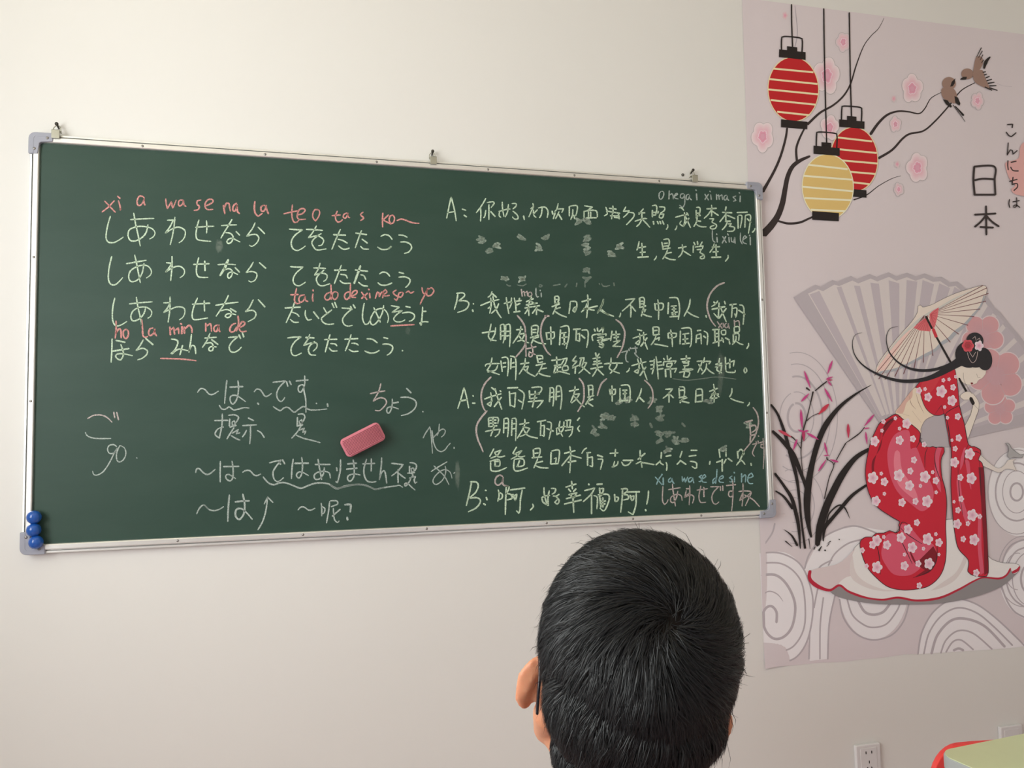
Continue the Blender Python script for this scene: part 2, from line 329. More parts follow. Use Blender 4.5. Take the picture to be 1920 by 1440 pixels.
('D','pale',3.6,"198,372 260,365 325,362 265,410 232,470 240,525 270,540 300,530 330,515/370,368 450,372/408,338 390,385 350,445 400,425 470,420 475,460 440,498/455,405 410,445 395,490 415,530 465,535/"
"548,388 665,385/600,340 580,410 555,505/605,425 650,430 665,448/590,465 620,495 668,495/740,385 865,378/800,340 780,410 745,495/805,422 845,425 868,440/780,480 815,500 868,498/"
"948,380 1000,385 1048,418/928,495 980,515 1030,510 1068,490/1108,368 1148,378/1098,432 1150,430 1190,450 1190,485 1165,520 1140,535/1285,490 1287,495"),
]),
('grey chalk pattern line, first of the three lower lines',[
('C','grey',3.4,"962,1090 990,1055 1030,1062 1070,1105 1110,1108 1160,1078/1240,975 1228,1080 1218,1195/1268,1040 1392,1035/1345,978 1350,1060 1335,1150 1300,1200 1275,1180 1275,1130 1330,1120 1418,1178/"
"1498,1085 1525,1058 1560,1070 1600,1125 1630,1122 1662,1100/1168,1212 1190,1245 1225,1250 1262,1228 1300,1255 1345,1250 1400,1235 1450,1238/1530,1192 1542,1203"),
('D','grey',3.4,"58,792 120,785 178,780 120,840 95,900 105,950 135,975 160,955 172,935/188,785 200,830/215,780 232,815/278,780 392,770/360,730 358,820 325,885 300,870 305,830 345,818 355,880 370,960 372,1078/"
"62,1022 95,1045 130,1060 165,1035 205,1032 260,1075 300,1050 350,1022 400,1050 470,1055 570,1045/470,990 474,996/575,995 580,1020"),
]),
('two grey chalk characters under the first pattern line',[
('E','grey',3.4,"388,80 385,180 360,310 320,275 345,225 400,205/315,145 440,142/445,95 500,90 540,110 530,145 500,180/458,130 455,195/480,160 500,145 510,180 485,190 480,165/460,205 520,190/500,210 470,255 432,318/480,265 540,230 520,270 555,260/"
"470,285 510,310 555,330/635,120 685,145/580,192 650,188 712,185/655,190 655,280 648,365/618,235 600,270 578,300/720,238 755,260 785,305/"
"1105,85 1150,82 1170,105 1160,140 1135,175/1100,115 1098,185/1120,150 1140,135 1145,165 1120,175 1118,150/1095,195 1150,185/1135,195 1100,250 1045,312/1110,240 1165,215 1150,255 1180,245 1165,275/1085,280 1150,310 1230,330 1315,353"),
]),
('greyish pink chalk syllable and romanisation at far left',[
('G','rose',3.2,"738,203 790,175 850,172 900,190 945,232"),
('G','rose',3.4,"960,148 968,195/985,150 1000,212"),
('G','grey',3.0,"720,318 735,345 770,362 830,370 935,370/985,440 960,422 920,430 908,465 925,495 965,490 990,450/985,455 960,500 920,580 870,650 820,678 790,672 782,645/"
"1010,430 985,490 985,545 1005,568 1040,550 1062,500 1050,450 1015,430/1152,532 1156,536"),
]),
('pinkish chalk hiragana word above the eraser',[
('D','rose',3.4,"980,900 1050,885 1122,873/1082,805 1060,880 1010,970 1070,940 1120,950 1135,985 1110,1025 1070,1060 1028,1058"),
('D','grey',3.4,"1190,950 1190,1000 1175,1060 1155,1085 1138,1070 1145,1035 1185,1025 1250,1045/1195,990 1248,980/1325,850 1368,892/1268,935 1340,935 1400,960 1418,1000 1395,1050 1340,1090 1275,1108/1478,1068 1482,1072"),
]),
('grey chalk character right of the eraser',[
('W','grey',2.8,"880,255 940,140 1030,5 1050,100 1070,300 1092,600/1080,85 1095,200 1110,330 1150,450 1210,530 1290,560 1370,520 1430,440 1495,370/1245,-60 1230,100 1195,200/1110,250 1200,150 1280,70 1340,55 1380,95 1350,180 1290,235/1575,465 1578,490"),
]),
('grey chalk negative pattern line with wavy underline',[
('E','grey',3.6,"135,638 145,605 170,600 205,635 240,655 275,645 322,605/370,530 368,620 368,728/400,580 545,578/480,528 490,600 488,680 465,715 430,700 420,670 450,655 515,695/580,635 610,618 650,620 690,660 720,665 752,650/"
"835,545 890,530 945,520 890,590 868,640 880,700 910,722 940,710 968,685/925,530 940,560/958,515 980,555/1060,510 1048,600 1043,695/1075,550 1205,548/1140,492 1148,570 1140,650 1115,688 1092,670 1100,640 1140,632 1205,665/"
"1268,560 1410,560/1295,510 1310,600 1330,705/1355,590 1345,650 1310,695 1270,700 1258,665 1290,635 1350,625 1400,640 1412,690/1470,590 1475,620/1508,512 1505,620 1480,730/1465,722 1480,732/"
"1575,555 1660,548/1565,605 1665,595/1628,515 1638,600 1632,680 1600,718 1575,700 1585,665 1640,650 1695,660/1718,555 1832,550/1755,510 1730,600 1735,670 1760,715 1800,728 1845,722/1800,505 1800,580 1798,625"),
('F','grey',3.6,"655,810 650,920 625,1095/625,1090 650,1010 680,980 700,1000 722,1140/780,882 850,890 930,900 870,975 785,1045/868,960 865,1050 868,1135/875,1010 910,1040 960,1075"),
('W','grey',3.4,"580,810 650,815 720,850 730,910 700,990/575,890 575,1030/600,950 660,930 680,1000 620,1020 610,950/525,1045 620,1045 690,1030/610,1055 655,1090 600,1150/570,1160 640,1130 710,1125 680,1200 700,1275 740,1245/"
"605,1165 560,1250 490,1335 460,1310 490,1270 560,1300 620,1360 700,1425"),
('E','grey',3.8,"775,678 820,730 872,752 930,735 990,735 1060,760 1130,785 1190,765 1260,740 1330,735 1395,745 1440,775 1480,790 1550,765 1640,752 1720,755 1780,772 1850,795 1920,780"),
('F','grey',3.8,"0,1160 45,1190 90,1205 170,1185 260,1165 340,1155 430,1160 500,1185 570,1215 640,1205 740,1185 830,1175 880,1165 925,1190"),
]),
('grey chalk kana right of the negative pattern line',[
('W','grey',2.8,"1060,1010 1180,930 1300,860 1420,790/1120,880 1250,1000 1370,1130 1460,1305/1375,885 1390,970 1370,1100 1300,1220 1180,1300 1110,1260 1110,1180 1180,1080 1290,990 1400,970 1490,1030 1530,1160/1570,1050 1590,1030"),
]),
('grey chalk question line at the bottom left',[
('E','grey',3.4,"145,1028 175,970 215,945 260,985 310,998 360,985 400,960/220,945 255,982"),
('E','grey',4.4,"455,850 445,970 440,1100/508,915 575,908 645,905/582,840 600,940 590,1030 550,1080 515,1050 520,990 570,980 625,1025 672,1080"),
('E','grey',3.4,"725,1180 770,1100 800,1000 818,870/785,935 818,870 868,920/1105,992 1130,965 1165,965 1200,990 1230,992 1265,975/1325,925 1330,985 1330,1048/1330,955 1360,980 1350,1020 1328,1030/1405,912 1395,1000 1375,1115/1410,905 1470,905 1480,935 1420,960/"
"1505,985 1430,1050/1440,975 1445,1050 1455,1090 1480,1110 1495,1095"),
('E','grey',5,"1548,942 1602,940 1605,965 1600,1010/1570,1062 1575,1085"),
]),
('pale chalk line A of the dialogue, topmost on the right',[
('H','pale',3.3,"155,235 130,350 105,475/155,235 190,370 213,505/115,412 195,400/280,372 320,385/300,440 328,460/545,252 500,330 440,412/485,355 490,430 485,510/560,300 620,290 640,305 605,355/545,385 535,450 520,470/580,320 580,400 580,490/600,400 650,455/"
"730,292 735,380 750,455/690,400 780,375 820,372/800,318 790,400 765,460/700,400 695,445 715,465/840,310 885,312 885,340 850,370/850,395 900,440 905,480 870,485 845,460/970,450 978,490/"
"1075,310 1080,330/1050,370 1085,340 1060,390 1030,460/1080,380 1085,440 1110,465/1080,430 1125,380/1135,360 1210,350 1245,400 1235,470/1180,360 1170,430 1150,470/1290,395 1300,430/1305,480 1325,415/1360,310 1345,370 1320,400/1345,370 1420,370 1400,410/"
"1370,400 1350,440 1330,480/1365,430 1400,490/1485,345 1485,450/1490,340 1570,335 1570,400 1555,450/1525,375 1520,440 1500,490/1535,440 1545,480/1655,335 1745,350 1690,385/1650,395 1650,470/1650,400 1720,385 1790,395 1800,460/1700,400 1700,455/1725,405 1725,460/1680,470 1790,470"),
('X','pale',3.3,"405,100 420,140/390,185 420,165 412,140/440,110 510,118/475,85 478,160/430,140 545,160/450,185 530,185/470,165 462,215/530,160 540,215/490,200 530,205/605,95 580,140 640,135 610,175 580,200/640,150 685,160 680,200 610,275/"
"780,115 735,170/735,155 795,155/765,160 765,215/695,240 770,215 815,212/765,215 745,260 712,292/770,220 810,260 845,300/"
"868,85 905,80 915,115 905,170/870,130 870,195/875,150 900,150/870,180 905,175/940,95 990,100 990,130 950,160/930,140 925,160/945,170 985,165 970,205 940,200 945,170/880,240 885,270/920,240 930,265/945,240 955,265/970,235 985,270/1022,270 1025,295 1010,320/"
"1115,285 1112,305 1098,325/1140,105 1160,105 1185,130/1100,200 1170,180 1220,172/1190,150 1195,230 1180,290 1145,265 1160,235/1215,155 1230,180/1225,215 1215,235/1195,175 1225,245 1252,303/1235,210 1180,290/"
"1310,100 1345,105 1345,150 1330,190/1308,130 1310,210/1315,160 1340,158/1310,190 1350,180/1320,200 1310,250 1285,292/1315,235 1355,240/1310,270 1350,292 1410,295/"
"1462,78 1465,120 1462,190/1415,115 1510,110/1460,125 1430,170 1388,210/1470,140 1530,180/1440,215 1485,215 1465,245/1465,250 1510,275 1500,310 1460,315 1450,295 1490,280/1608,95 1600,130/1570,150 1665,155/1605,150 1605,235/1600,175 1545,245/1620,180 1695,212/"
"1600,240 1650,238/1620,245 1600,290 1568,325/1625,265 1660,262 1640,290 1690,300 1680,335 1620,340/1718,152 1820,148/1725,190 1728,310/1730,180 1765,185 1760,250 1748,305/1800,185 1795,300/1800,180 1850,180 1845,270 1830,360/1820,215 1855,250/1895,310 1890,330 1870,350"),
]),
('small grey romanised line near the top right corner',[
('I','grey',2.8,"715,175 695,200 698,250 720,260 745,220 745,180 725,172/810,165 805,260/808,220 835,200 850,215 855,260/868,230 905,205 895,195 872,210 870,245 910,258/970,200 940,205 935,240 960,250 980,215/980,205 985,270 980,320 960,355 935,335 925,330/"
"1030,205 1005,215 1000,255 1020,265 1040,215/1038,215 1040,250 1060,270/1115,200 1120,270/1108,155 1115,165/1210,205 1250,270/1250,205 1210,265/1275,210 1282,265/1265,170 1272,178/1340,205 1342,265/1345,225 1365,210 1372,265/1372,230 1400,210 1410,265/"
"1455,215 1430,225 1425,260 1445,270 1465,225/1462,225 1465,260 1480,275/1560,225 1525,235 1545,255 1560,275 1530,285/1608,225 1605,290/1595,185 1602,195"),
('I','grey',2.8,"1295,610 1295,690 1305,730 1325,745/1345,690 1350,745/1340,650 1345,660/1410,680 1450,750/1445,680 1405,755/1480,690 1485,745/1465,650 1472,665/1505,690 1510,735 1535,745 1545,690/1545,690 1550,755/1610,640 1610,720 1630,765/1635,720 1680,690 1660,670 1640,700 1640,745 1680,765/1720,690 1722,775/1712,665 1716,675"),
]),
('second line of dialogue A, ending in pale characters',[
('I','pale',3.3,"470,735 460,790 445,835/455,810 545,795/500,755 505,830 505,910/480,860 540,855/455,915 575,908/665,900 660,920 640,945/745,715 800,710 810,760 795,800/725,745 740,820/750,760 790,755/745,790 795,785/735,825 820,810/790,830 770,880 735,935/780,870 835,860/750,905 810,935 880,943/"
"912,810 1000,795/955,770 960,830 945,880 910,915/965,840 1010,870 1050,895/1080,785 1078,860/1085,745 1100,775/1125,735 1130,770/1180,740 1160,780/1100,800 1190,785 1180,820/1120,830 1170,825 1155,855/1150,860 1200,890 1200,925 1165,930 1160,910 1205,890/"
"1315,760 1300,810 1265,860/1290,800 1375,795/1335,770 1338,910/1300,855 1360,850/1285,915 1390,912/1470,890 1470,920 1440,960"),
]),
('faint rubbed out dialogue under the second line A',[
('J','dust',3,"780,20 800,35 825,35/900,25 960,35 1000,15/1145,45 1155,22 1180,35 1165,48 1145,45/1305,32 1385,18/1460,15 1435,50/1570,5 1562,45/1660,10 1662,50/1820,10 1825,20/1850,10 1860,35 1900,42 1940,30/1985,0 1990,35"),
]),
('small romanised note above the third dialogue line',[
('J','rose',2.8,"945,75 955,155/955,110 975,95 985,150/985,115 1010,95 1015,150/1050,105 1025,115 1025,150 1050,158 1065,130 1050,105"),
('J','grey',3.0,"1110,60 1110,130 1125,165 1140,155/1168,115 1170,160/1155,85 1160,92"),
]),
('pale chalk line B of the dialogue',[
('J','pale',3.5,"232,125 215,220 190,300/215,120 290,115 305,150 240,205/240,205 320,205 355,240 320,300 228,335/405,235 408,242/395,305 402,325/"
"615,100 600,140 570,165/620,125 665,165/485,258 590,215 695,190/600,170 605,250 590,345/570,290 600,270/625,150 640,240 675,330 718,395/690,235 665,290 610,345/"
"775,165 785,240 805,350/750,235 830,215 838,220 810,290/835,170 830,230/865,170 880,240 885,325/880,210 945,200/890,250 930,235/860,330 930,322/925,175 920,190/"
"1045,150 1060,170/1000,215 1080,180/1050,180 1030,240/1000,250 1125,230/1060,215 1100,240/985,285 1070,270/1025,260 1030,370/1025,290 985,350/1080,270 1150,258/1115,260 1115,360/1110,290 1070,345/1120,300 1190,328/"
"1320,155 1360,155 1365,200 1340,240/1320,160 1325,240/1335,190 1355,190/1325,235 1370,225/1290,270 1375,240/1340,260 1320,310 1300,355/1330,295 1385,280/1320,320 1380,360 1455,388/"
"1495,215 1490,280 1480,350/1500,210 1560,215 1570,260 1550,330/1530,285 1560,270 1545,330 1525,315 1535,285/1690,135 1695,220 1680,395/1625,215 1725,185/1690,225 1660,290 1620,330/1645,300 1800,262/1650,290 1765,310/1870,185 1855,250 1800,345/1850,300 1890,340 1930,365"),
('K','pale',3.5,"68,185 50,250 0,340/30,310 90,345 185,378/262,340 258,365 248,385/315,192 420,180 360,250 280,320/372,240 378,300 375,388/385,265 430,322/470,175 510,165 530,190 520,270/475,180 480,270/490,210 515,210/485,240 515,238/475,280 545,260/520,285 495,375/500,320 545,300 530,330/500,345 550,370 610,385/"
"645,235 655,310/650,240 735,235 730,300 655,310/680,190 690,300 688,415/800,225 795,350/810,170 890,170 915,210 925,310 910,415/815,385 905,378/830,265 890,260/840,300 885,295/860,265 865,360/835,340 900,330/840,360 880,355/"
"1045,185 1030,270 975,378/1010,325 1070,365 1140,392/1222,370 1228,390/"
"1310,215 1330,240/1285,270 1330,240 1355,205/1290,300 1435,270/1370,225 1360,400 1310,345/1430,210 1440,240/1385,270 1410,340 1450,440/1450,290 1370,400/1490,250 1565,240/1520,245 1510,390/1525,290 1570,290 1560,390 1545,350/1600,250 1640,265 1650,340 1640,470/1590,310 1660,355"),
('K','rose',4.2,"1430,0 1350,35 1280,110 1245,190 1235,280 1260,380 1290,440 1330,490"),
]),
('second line of dialogue B with rosy brackets',[
('J','pale',3.5,"505,565 640,545/605,465 590,540 575,600 600,640 665,652/655,505 645,580 600,655/710,480 712,640/705,480 750,475 755,600 740,680/715,550 745,545/715,600 740,595/770,490 765,640/765,480 815,475 820,600 812,722/775,550 810,545/780,600 805,595/"
"890,530 960,525/940,490 925,570 850,682/920,580 985,570 950,640 900,660/915,590 960,650 1030,678/1055,495 1100,480 1135,495 1125,580/1060,490 1062,590/1075,530 1110,525/1070,560 1110,560/1045,620 1140,590/1095,600 1060,680/1085,630 1140,610/1080,650 1150,680 1220,688/"
"1225,560 1235,640/1230,565 1315,555 1310,620 1235,635/1275,495 1280,695/1385,530 1375,700/1385,500 1470,490 1480,600 1450,740/1390,570 1450,560/1400,620 1460,610/1425,570 1430,700/1405,690 1460,680/1530,525 1610,520/1565,530 1560,650/1570,580 1600,570 1600,660 1575,650/1625,535 1690,540 1695,640 1680,730/1620,590 1660,625/"
"1765,520 1775,545/1800,510 1805,545/1870,505 1820,550/1750,655 1750,590 1880,575/1800,620 1870,610 1820,660/1830,660 1870,700 1850,730 1820,715/1810,670 1920,640"),
('K','pale',3.5,"0,590 100,575 95,600/50,510 70,505 60,560/0,650 140,630/40,640 25,690 65,700 55,725/165,545 150,650/160,585 255,580/210,545 215,640/185,620 240,610/180,665 255,650 205,690 175,715 265,718/"
"450,530 500,540/400,625 480,600 555,580/475,570 480,640 465,700 430,680 480,640/520,555 525,640 565,750/560,620 490,715/625,500 690,505 690,580/625,510 630,590/640,540 675,535/635,590 700,580/660,600 640,650 605,700/650,640 700,615 690,650/640,690 700,700 795,718/"
"795,570 800,625/800,565 890,570 880,610 805,625/825,530 840,630 845,720/935,545 930,690/945,515 1040,510 1060,570 1055,690 1040,725/960,580 1030,570/985,580 990,690/960,640 1020,630/955,690 1035,680/1115,590 1110,675/1125,540 1165,535/1115,590 1165,575 1170,690/1125,630 1150,625/1200,545 1240,580 1235,700/1195,600 1220,620/"
"1295,530 1375,525/1320,530 1325,670/1365,530 1365,715/1325,575 1360,570/1330,610 1360,605/1300,680 1420,640/1395,540 1440,535 1440,580 1400,580 1395,545/1400,620 1420,670/1440,620 1485,645/1485,660 1490,690/1540,500 1590,495 1595,550 1540,560 1540,505/1530,580 1530,680/1530,580 1590,575 1590,650/1560,600 1555,650 1520,695/1565,660 1600,685 1640,697/1700,680 1700,710 1680,742"),
('J','rose',4.2,"898,368 950,430 985,500 990,570/1235,365 1190,430 1168,500 1165,590 1190,690 1230,770 1275,818/1210,375 1255,375/990,560 998,640 970,730 875,845"),
('J','rose',3.4,"995,680 998,830/1005,745 1110,720/1055,690 1075,770 1060,830 1030,825 1035,780 1105,810"),
('K','rose',4.2,"208,415 265,460 305,540 305,620 280,730 222,843"),
('K','grey',3,"272,785 340,765 320,820 325,880 350,893/370,730 378,745/355,745 358,765/390,740 450,735/425,715 435,790 415,790 440,820 470,850/"),
('K','rose',2.8,"1350,440 1405,515/1400,455 1365,505/1415,455 1420,500/1455,455 1435,470 1440,505 1465,500 1475,460/1470,465 1485,515/1540,420 1545,490/1550,440 1590,430 1600,490"),
]),
('third line of dialogue B, ending with a small circle',[
('J','pale',3.5,"540,940 560,915 700,910/615,845 600,920 560,985 600,1000 700,1035/680,930 650,985 565,1005/715,880 730,1000/725,845 780,840 800,900 790,1050/740,905 770,900/740,950 770,945/830,850 825,970/820,825 875,845 885,940 880,1095/835,905 865,900/840,950 870,945/"
"935,915 1030,900/990,850 980,930 920,1030/980,950 1025,940 1000,1000/960,960 1030,1020 1100,1055/1115,820 1180,825 1185,860/1120,830 1135,900/1140,860 1170,855/1150,900 1185,890/1110,930 1215,910/1180,930 1150,990 1110,1045/1170,970 1230,960/1130,1010 1190,1040 1270,1055/"
"1285,875 1390,865/1340,835 1345,910/1315,935 1400,920/1350,930 1350,1010/1350,960 1390,950/1330,940 1310,1015/1310,1015 1380,1000 1490,1030/1400,860 1460,850 1440,910 1420,930/1425,870 1395,920/1410,945 1460,935 1470,980 1410,985 1410,945/"
"1560,825 1520,880 1570,885 1520,940/1520,960 1590,930/1555,950 1550,1020/1600,850 1650,845 1640,900 1620,950/1640,900 1680,900 1640,970 1590,1020/1620,850 1600,940/1620,940 1680,990 1720,1025/1780,790 1790,830/1820,800 1800,830/1750,855 1830,840/1795,840 1800,940/1760,890 1830,880/1750,920 1850,905/1725,970 1860,945/1800,950 1780,1000 1745,1055/1800,970 1870,1040"),
('K','pale',3.5,"78,915 160,905 285,905/155,845 150,910 135,960 170,990 250,1020/225,905 205,960 145,1020/360,960 355,985 330,1005/385,935 470,910 550,890/450,855 470,930 455,1020 415,1000 480,960/485,850 510,950 560,1095/545,950 480,1045/"
"640,860 635,950 615,1030/590,885 635,880/600,925 640,920/600,970 640,965/660,830 675,950 685,1085/680,895 720,890/680,935 730,925/690,975 740,965/745,850 755,870/785,820 790,870/830,845 805,870/745,900 745,930/745,890 885,880 870,910/790,910 840,905 830,940 780,945 785,910/770,1060 765,975/770,975 890,965 870,1010/820,950 828,1065/"
"940,860 1045,850/1000,820 1005,890/955,890 1035,885/965,905 1025,900 1020,930 970,935/985,945 980,965/925,1010 1075,975/960,975 1060,970/980,1010 970,1060/1000,1000 1040,1010 1020,1060 980,1060/1120,885 1180,880 1160,940 1130,1010/1140,920 1180,990/1205,845 1195,900/1205,885 1275,885 1255,915/1230,910 1220,970 1175,1030/1230,960 1270,1000 1315,1025/"
"1375,850 1365,920 1345,980 1400,1015/1325,950 1400,925 1390,985 1370,1020/1330,920 1400,905/1440,840 1445,980/1440,920 1540,875 1530,940/1490,860 1490,960/1445,980 1460,1005 1545,1008 1550,985/1665,955 1650,985 1660,1015 1680,1000 1675,965 1660,955"),
('K','dust',2.4,"850,1080 1000,1098 1180,1080 1350,1062 1560,1085"),
]),
('pale chalk second line A of the dialogue',[
('J','pale',3.5,"300,1180 270,1290 230,1415/300,1180 330,1290 352,1410/255,1330 335,1318/400,1270 405,1278/395,1355 425,1357/"
"610,1180 650,1210/530,1310 610,1280 720,1250/600,1235 610,1310 600,1390 560,1365 620,1330/650,1190 670,1270 725,1425/720,1290 640,1395/705,1215 715,1225/790,1185 905,1180/810,1225 820,1385/825,1250 880,1240 870,1400 830,1380/915,1200 975,1250 965,1350 950,1425/910,1320 950,1345/"
"1060,1180 1165,1175 1160,1230 1090,1260/1100,1220 1105,1260/1035,1215 1040,1305/1040,1260 1150,1250/1045,1305 1120,1295/1100,1270 1070,1400/1020,1340 1190,1325 1150,1380 1120,1410/1270,1185 1262,1340/1260,1185 1305,1190 1310,1290 1300,1390/1270,1240 1300,1235/1275,1290 1300,1280/1340,1175 1335,1320/1340,1165 1385,1170 1400,1290 1385,1425/1345,1230 1375,1225/1350,1280 1380,1275/"
"1485,1220 1590,1200/1550,1165 1540,1240 1500,1345/1530,1260 1600,1250 1560,1310 1510,1355/1540,1280 1600,1350 1655,1398/1690,1160 1740,1155 1750,1200 1745,1270/1700,1165 1705,1270/1710,1205 1740,1200/1690,1290 1760,1270/1720,1290 1670,1370/1700,1330 1750,1310/1690,1350 1750,1390"),
('J','rose',4,"605,1060 540,1130 500,1220 495,1310 515,1400 545,1450/1595,1075 1640,1140 1650,1240 1640,1340 1580,1450/1905,1080 1850,1130 1820,1200 1800,1270"),
('Y','pale',3.5,"335,160 345,215/335,165 395,160 390,205 345,215/360,125 362,280/440,150 440,290/450,120 520,118 540,160 540,260 530,290/465,170 510,168/470,205 505,200/488,170 490,265/455,275 520,270/655,150 640,210 600,285/630,235 680,285/"
"895,160 965,155 920,210 870,250/930,190 930,290/945,215 975,245/1030,150 1035,230/1035,135 1080,140 1085,190 1080,225/1045,170 1075,168/1030,245 1100,230/1070,245 1040,295/1060,260 1110,245/1040,275 1130,295/"
"1200,170 1195,290/1205,160 1260,165 1262,280/1205,225 1255,215/1205,285 1260,280/1375,108 1385,180 1380,290/1335,180 1415,150/1380,190 1340,250/1385,190 1430,235/1355,210 1425,208/1355,250 1410,245/1560,150 1555,200 1535,235/1545,250 1600,275 1675,293/1735,290 1730,310 1715,325"),
('Y','rose',3.6,"685,68 730,110 760,160 770,230 760,290 720,350"),
]),
('third line of the lower dialogue A with a tall bracket',[
('L','pale',3.5,"575,205 580,300/580,200 680,200 680,265/590,230 660,225/590,262 665,258/625,205 630,300/590,300 670,290/540,355 610,340 705,330 690,380 650,415/640,300 600,405/750,220 745,370/745,215 795,210 800,310 790,415/760,265 790,262/760,315 790,312/840,225 835,400/840,210 885,215 885,330 880,460/845,270 875,265/845,325 875,320/"
"925,275 1030,255/985,215 975,300 900,430/960,300 1040,320 990,385 930,410/970,330 1020,400 1130,430/1125,245 1220,228/1165,245 1160,400/1170,290 1205,285 1200,410 1175,395/1235,245 1280,260 1275,350 1255,445/1230,320 1305,350/"
"1380,235 1370,330 1410,410/1335,320 1420,300 1440,300/1425,245 1410,340 1345,390 1340,320/1440,230 1500,225 1490,290/1460,235 1460,310/1450,310 1525,300 1510,380 1480,415/1440,345 1500,335/1575,230 1600,200/1600,290 1580,320 1600,355"),
('Y','dust',5,"260,420 300,400 340,430/160,520 190,560 170,600/250,480 270,540/560,410 590,460 585,540/800,340 845,400 830,450/740,500 760,540/810,580 850,640 820,700/900,600 990,590/960,670 1080,680/1060,500 1090,530/900,730 930,780/1470,740 1500,790/1690,490 1720,530"),
('L','rose',4.4,"560,122 500,190 450,270 438,350 455,440 485,510 515,583"),
('Y','rose',3.6,"1770,340 1810,400 1825,480 1810,570 1770,660 1680,775/1690,490 1765,470/1735,500 1745,600 1740,690/1745,530 1790,520 1800,560 1760,590/1745,625 1790,610"),
('Y','rose',2.8,"1765,710 1810,700 1780,750 1765,800 1785,830/1800,680 1805,700/1820,675 1825,700/1835,695 1880,680/1870,650 1875,740 1850,740 1850,710 1875,720 1880,820 1872,955/1822,625 1828,630"),
]),
('fourth line of the lower dialogue A',[
('L','pale',3.5,"635,550 590,635/640,590 715,565 670,625 600,655/640,590 690,640 760,630/600,690 600,760 610,795 680,800 780,760/590,690 690,670 700,740 640,740/640,690 700,690/650,705 650,745/890,530 850,600/860,610 950,570 900,625 830,665/870,600 930,640 985,630/865,670 860,770 900,800 1015,765/870,665 965,665 970,735 890,750/925,680 900,750/"
"1090,550 1150,545 1155,590 1140,640/1080,560 1085,650/1095,600 1135,595/1065,650 1175,640/1130,660 1110,710 1085,765/1120,705 1185,690/1110,740 1160,760 1250,765/1280,590 1275,720/1285,575 1370,570 1360,715/1315,660 1340,650 1330,705/1280,720 1360,715/1490,520 1500,620 1490,820/1430,600 1550,570/1490,630 1400,740/1500,620 1620,655/1470,700 1560,685/"
"1625,600 1650,560 1680,540/1680,595 1725,590/1690,600 1690,735/1700,650 1745,640 1745,750 1715,740/1800,620 1860,640/1805,665 1860,670 1850,720 1835,780"),
('Y','pale',3.5,"385,880 375,925 360,940 410,915 420,880/395,760 390,830/340,800 420,795/455,885 480,920 520,915 550,885/470,870 570,870/640,770 645,860/600,905 650,880 660,940/690,800 620,860/650,890 780,912/800,915 840,880/840,870 850,900 875,915/855,790 850,850/900,890 910,920 905,970/900,830 950,820/1010,910 1040,880/1040,870 1100,910/1060,780 1040,840/1140,880 1180,885 1205,900 1205,945 1190,950 1160,930/1130,830 1200,820/1150,770 1210,770/"
"1340,880 1335,910/1405,890 1450,875/1462,860 1462,980/1480,900 1500,860/1520,850 1560,880/1430,760 1440,840/1500,770 1500,830/1620,790 1650,760 1680,800 1660,820/1615,780 1620,850/1640,870 1680,780/1605,918 1650,870 1690,910/1750,900 1752,920"),
('L','rose',4,"735,860 700,845 660,875 650,930 680,958 720,935 740,880/740,870 735,930 750,960 800,970"),
]),
('pale chalk exclamation line B at the bottom right',[
('L','pale',3.8,"385,925 360,1050 325,1190/370,920 440,925 460,970 430,1040 355,1105/355,1105 450,1100 485,1140 440,1210 348,1258/540,1015 550,1020/550,1095 560,1125/520,1165 540,1180/"
"685,1010 695,1070 680,1140/690,1040 730,1060 725,1105 685,1125/775,975 770,1100 765,1290/765,970 805,975 800,1010 770,1060/775,1050 830,1065 840,1105 785,1125/820,1012 985,990/850,1060 875,1130/860,1080 895,1060 880,1125 870,1130/955,1010 935,1120 930,1230 915,1275 890,1245/1070,1170 1080,1200 1045,1240/"
"1200,985 1205,1070 1240,1190/1170,1100 1230,1075 1265,1075/1260,1020 1245,1100 1250,1190/1175,1100 1190,1150 1240,1180/1280,995 1330,1000 1320,1040 1290,1060/1300,1080 1340,1080 1370,1060/1330,1080 1370,1130 1350,1170 1320,1150 1360,1110/"
"1510,915 1520,1000/1445,980 1560,945/1475,1000 1500,1030/1560,1000 1530,1030/1480,1065 1570,1045/1500,1060 1510,1090/1450,1110 1610,1070/1560,1060 1540,1100/1430,1170 1620,1125/1525,1090 1535,1265/1655,1020 1770,990 1730,1060 1640,1145/1700,945 1708,955/1735,1060 1735,1280/1760,1075 1800,1100 1795,1225/1795,950 1855,945/1825,990 1830,1060/1830,1000 1870,995 1860,1040 1825,1060/1820,1090 1860,1060"),
('Z','pale',3.8,"120,270 220,265 240,310 210,400 180,440 140,410/140,300 150,400/150,340 200,335/150,370 195,365/170,300 172,400/295,265 300,340/300,290 335,300 325,335 300,340/380,210 375,320 360,455/365,208 425,205 430,230 385,265/385,265 435,275 440,310 390,325/430,240 560,238/460,275 475,325/470,290 500,280 495,320 475,330/525,250 520,380 490,480 440,450/655,228 650,300 635,370/622,425 628,440"),
('Z','rose',3,"808,180 802,280 805,340 825,372 850,350 862,320/865,215 925,205 990,195/908,155 915,230 940,390/965,230 950,300 920,350 890,340 895,295 950,265 1000,280 1010,330/1055,205 1090,205/1090,172 1092,250 1085,375/1035,295 1090,250/1055,225 1040,295 1100,270 1135,295 1120,360/1170,220 1280,205/1210,175 1190,270 1195,330 1215,352 1262,348/1240,190 1242,290/1308,185 1400,182 1345,240 1325,300 1340,355 1370,368 1400,345/1415,180 1418,225/1440,175 1442,225/"
"1480,172 1578,162/1545,120 1550,200 1540,285 1505,280 1510,235 1550,230 1545,340 1535,440/1655,152 1655,270 1645,390/1610,235 1680,228 1740,240 1720,300 1680,385/1655,240 1620,330 1700,280 1740,240/1670,270 1760,320 1830,395"),
]),
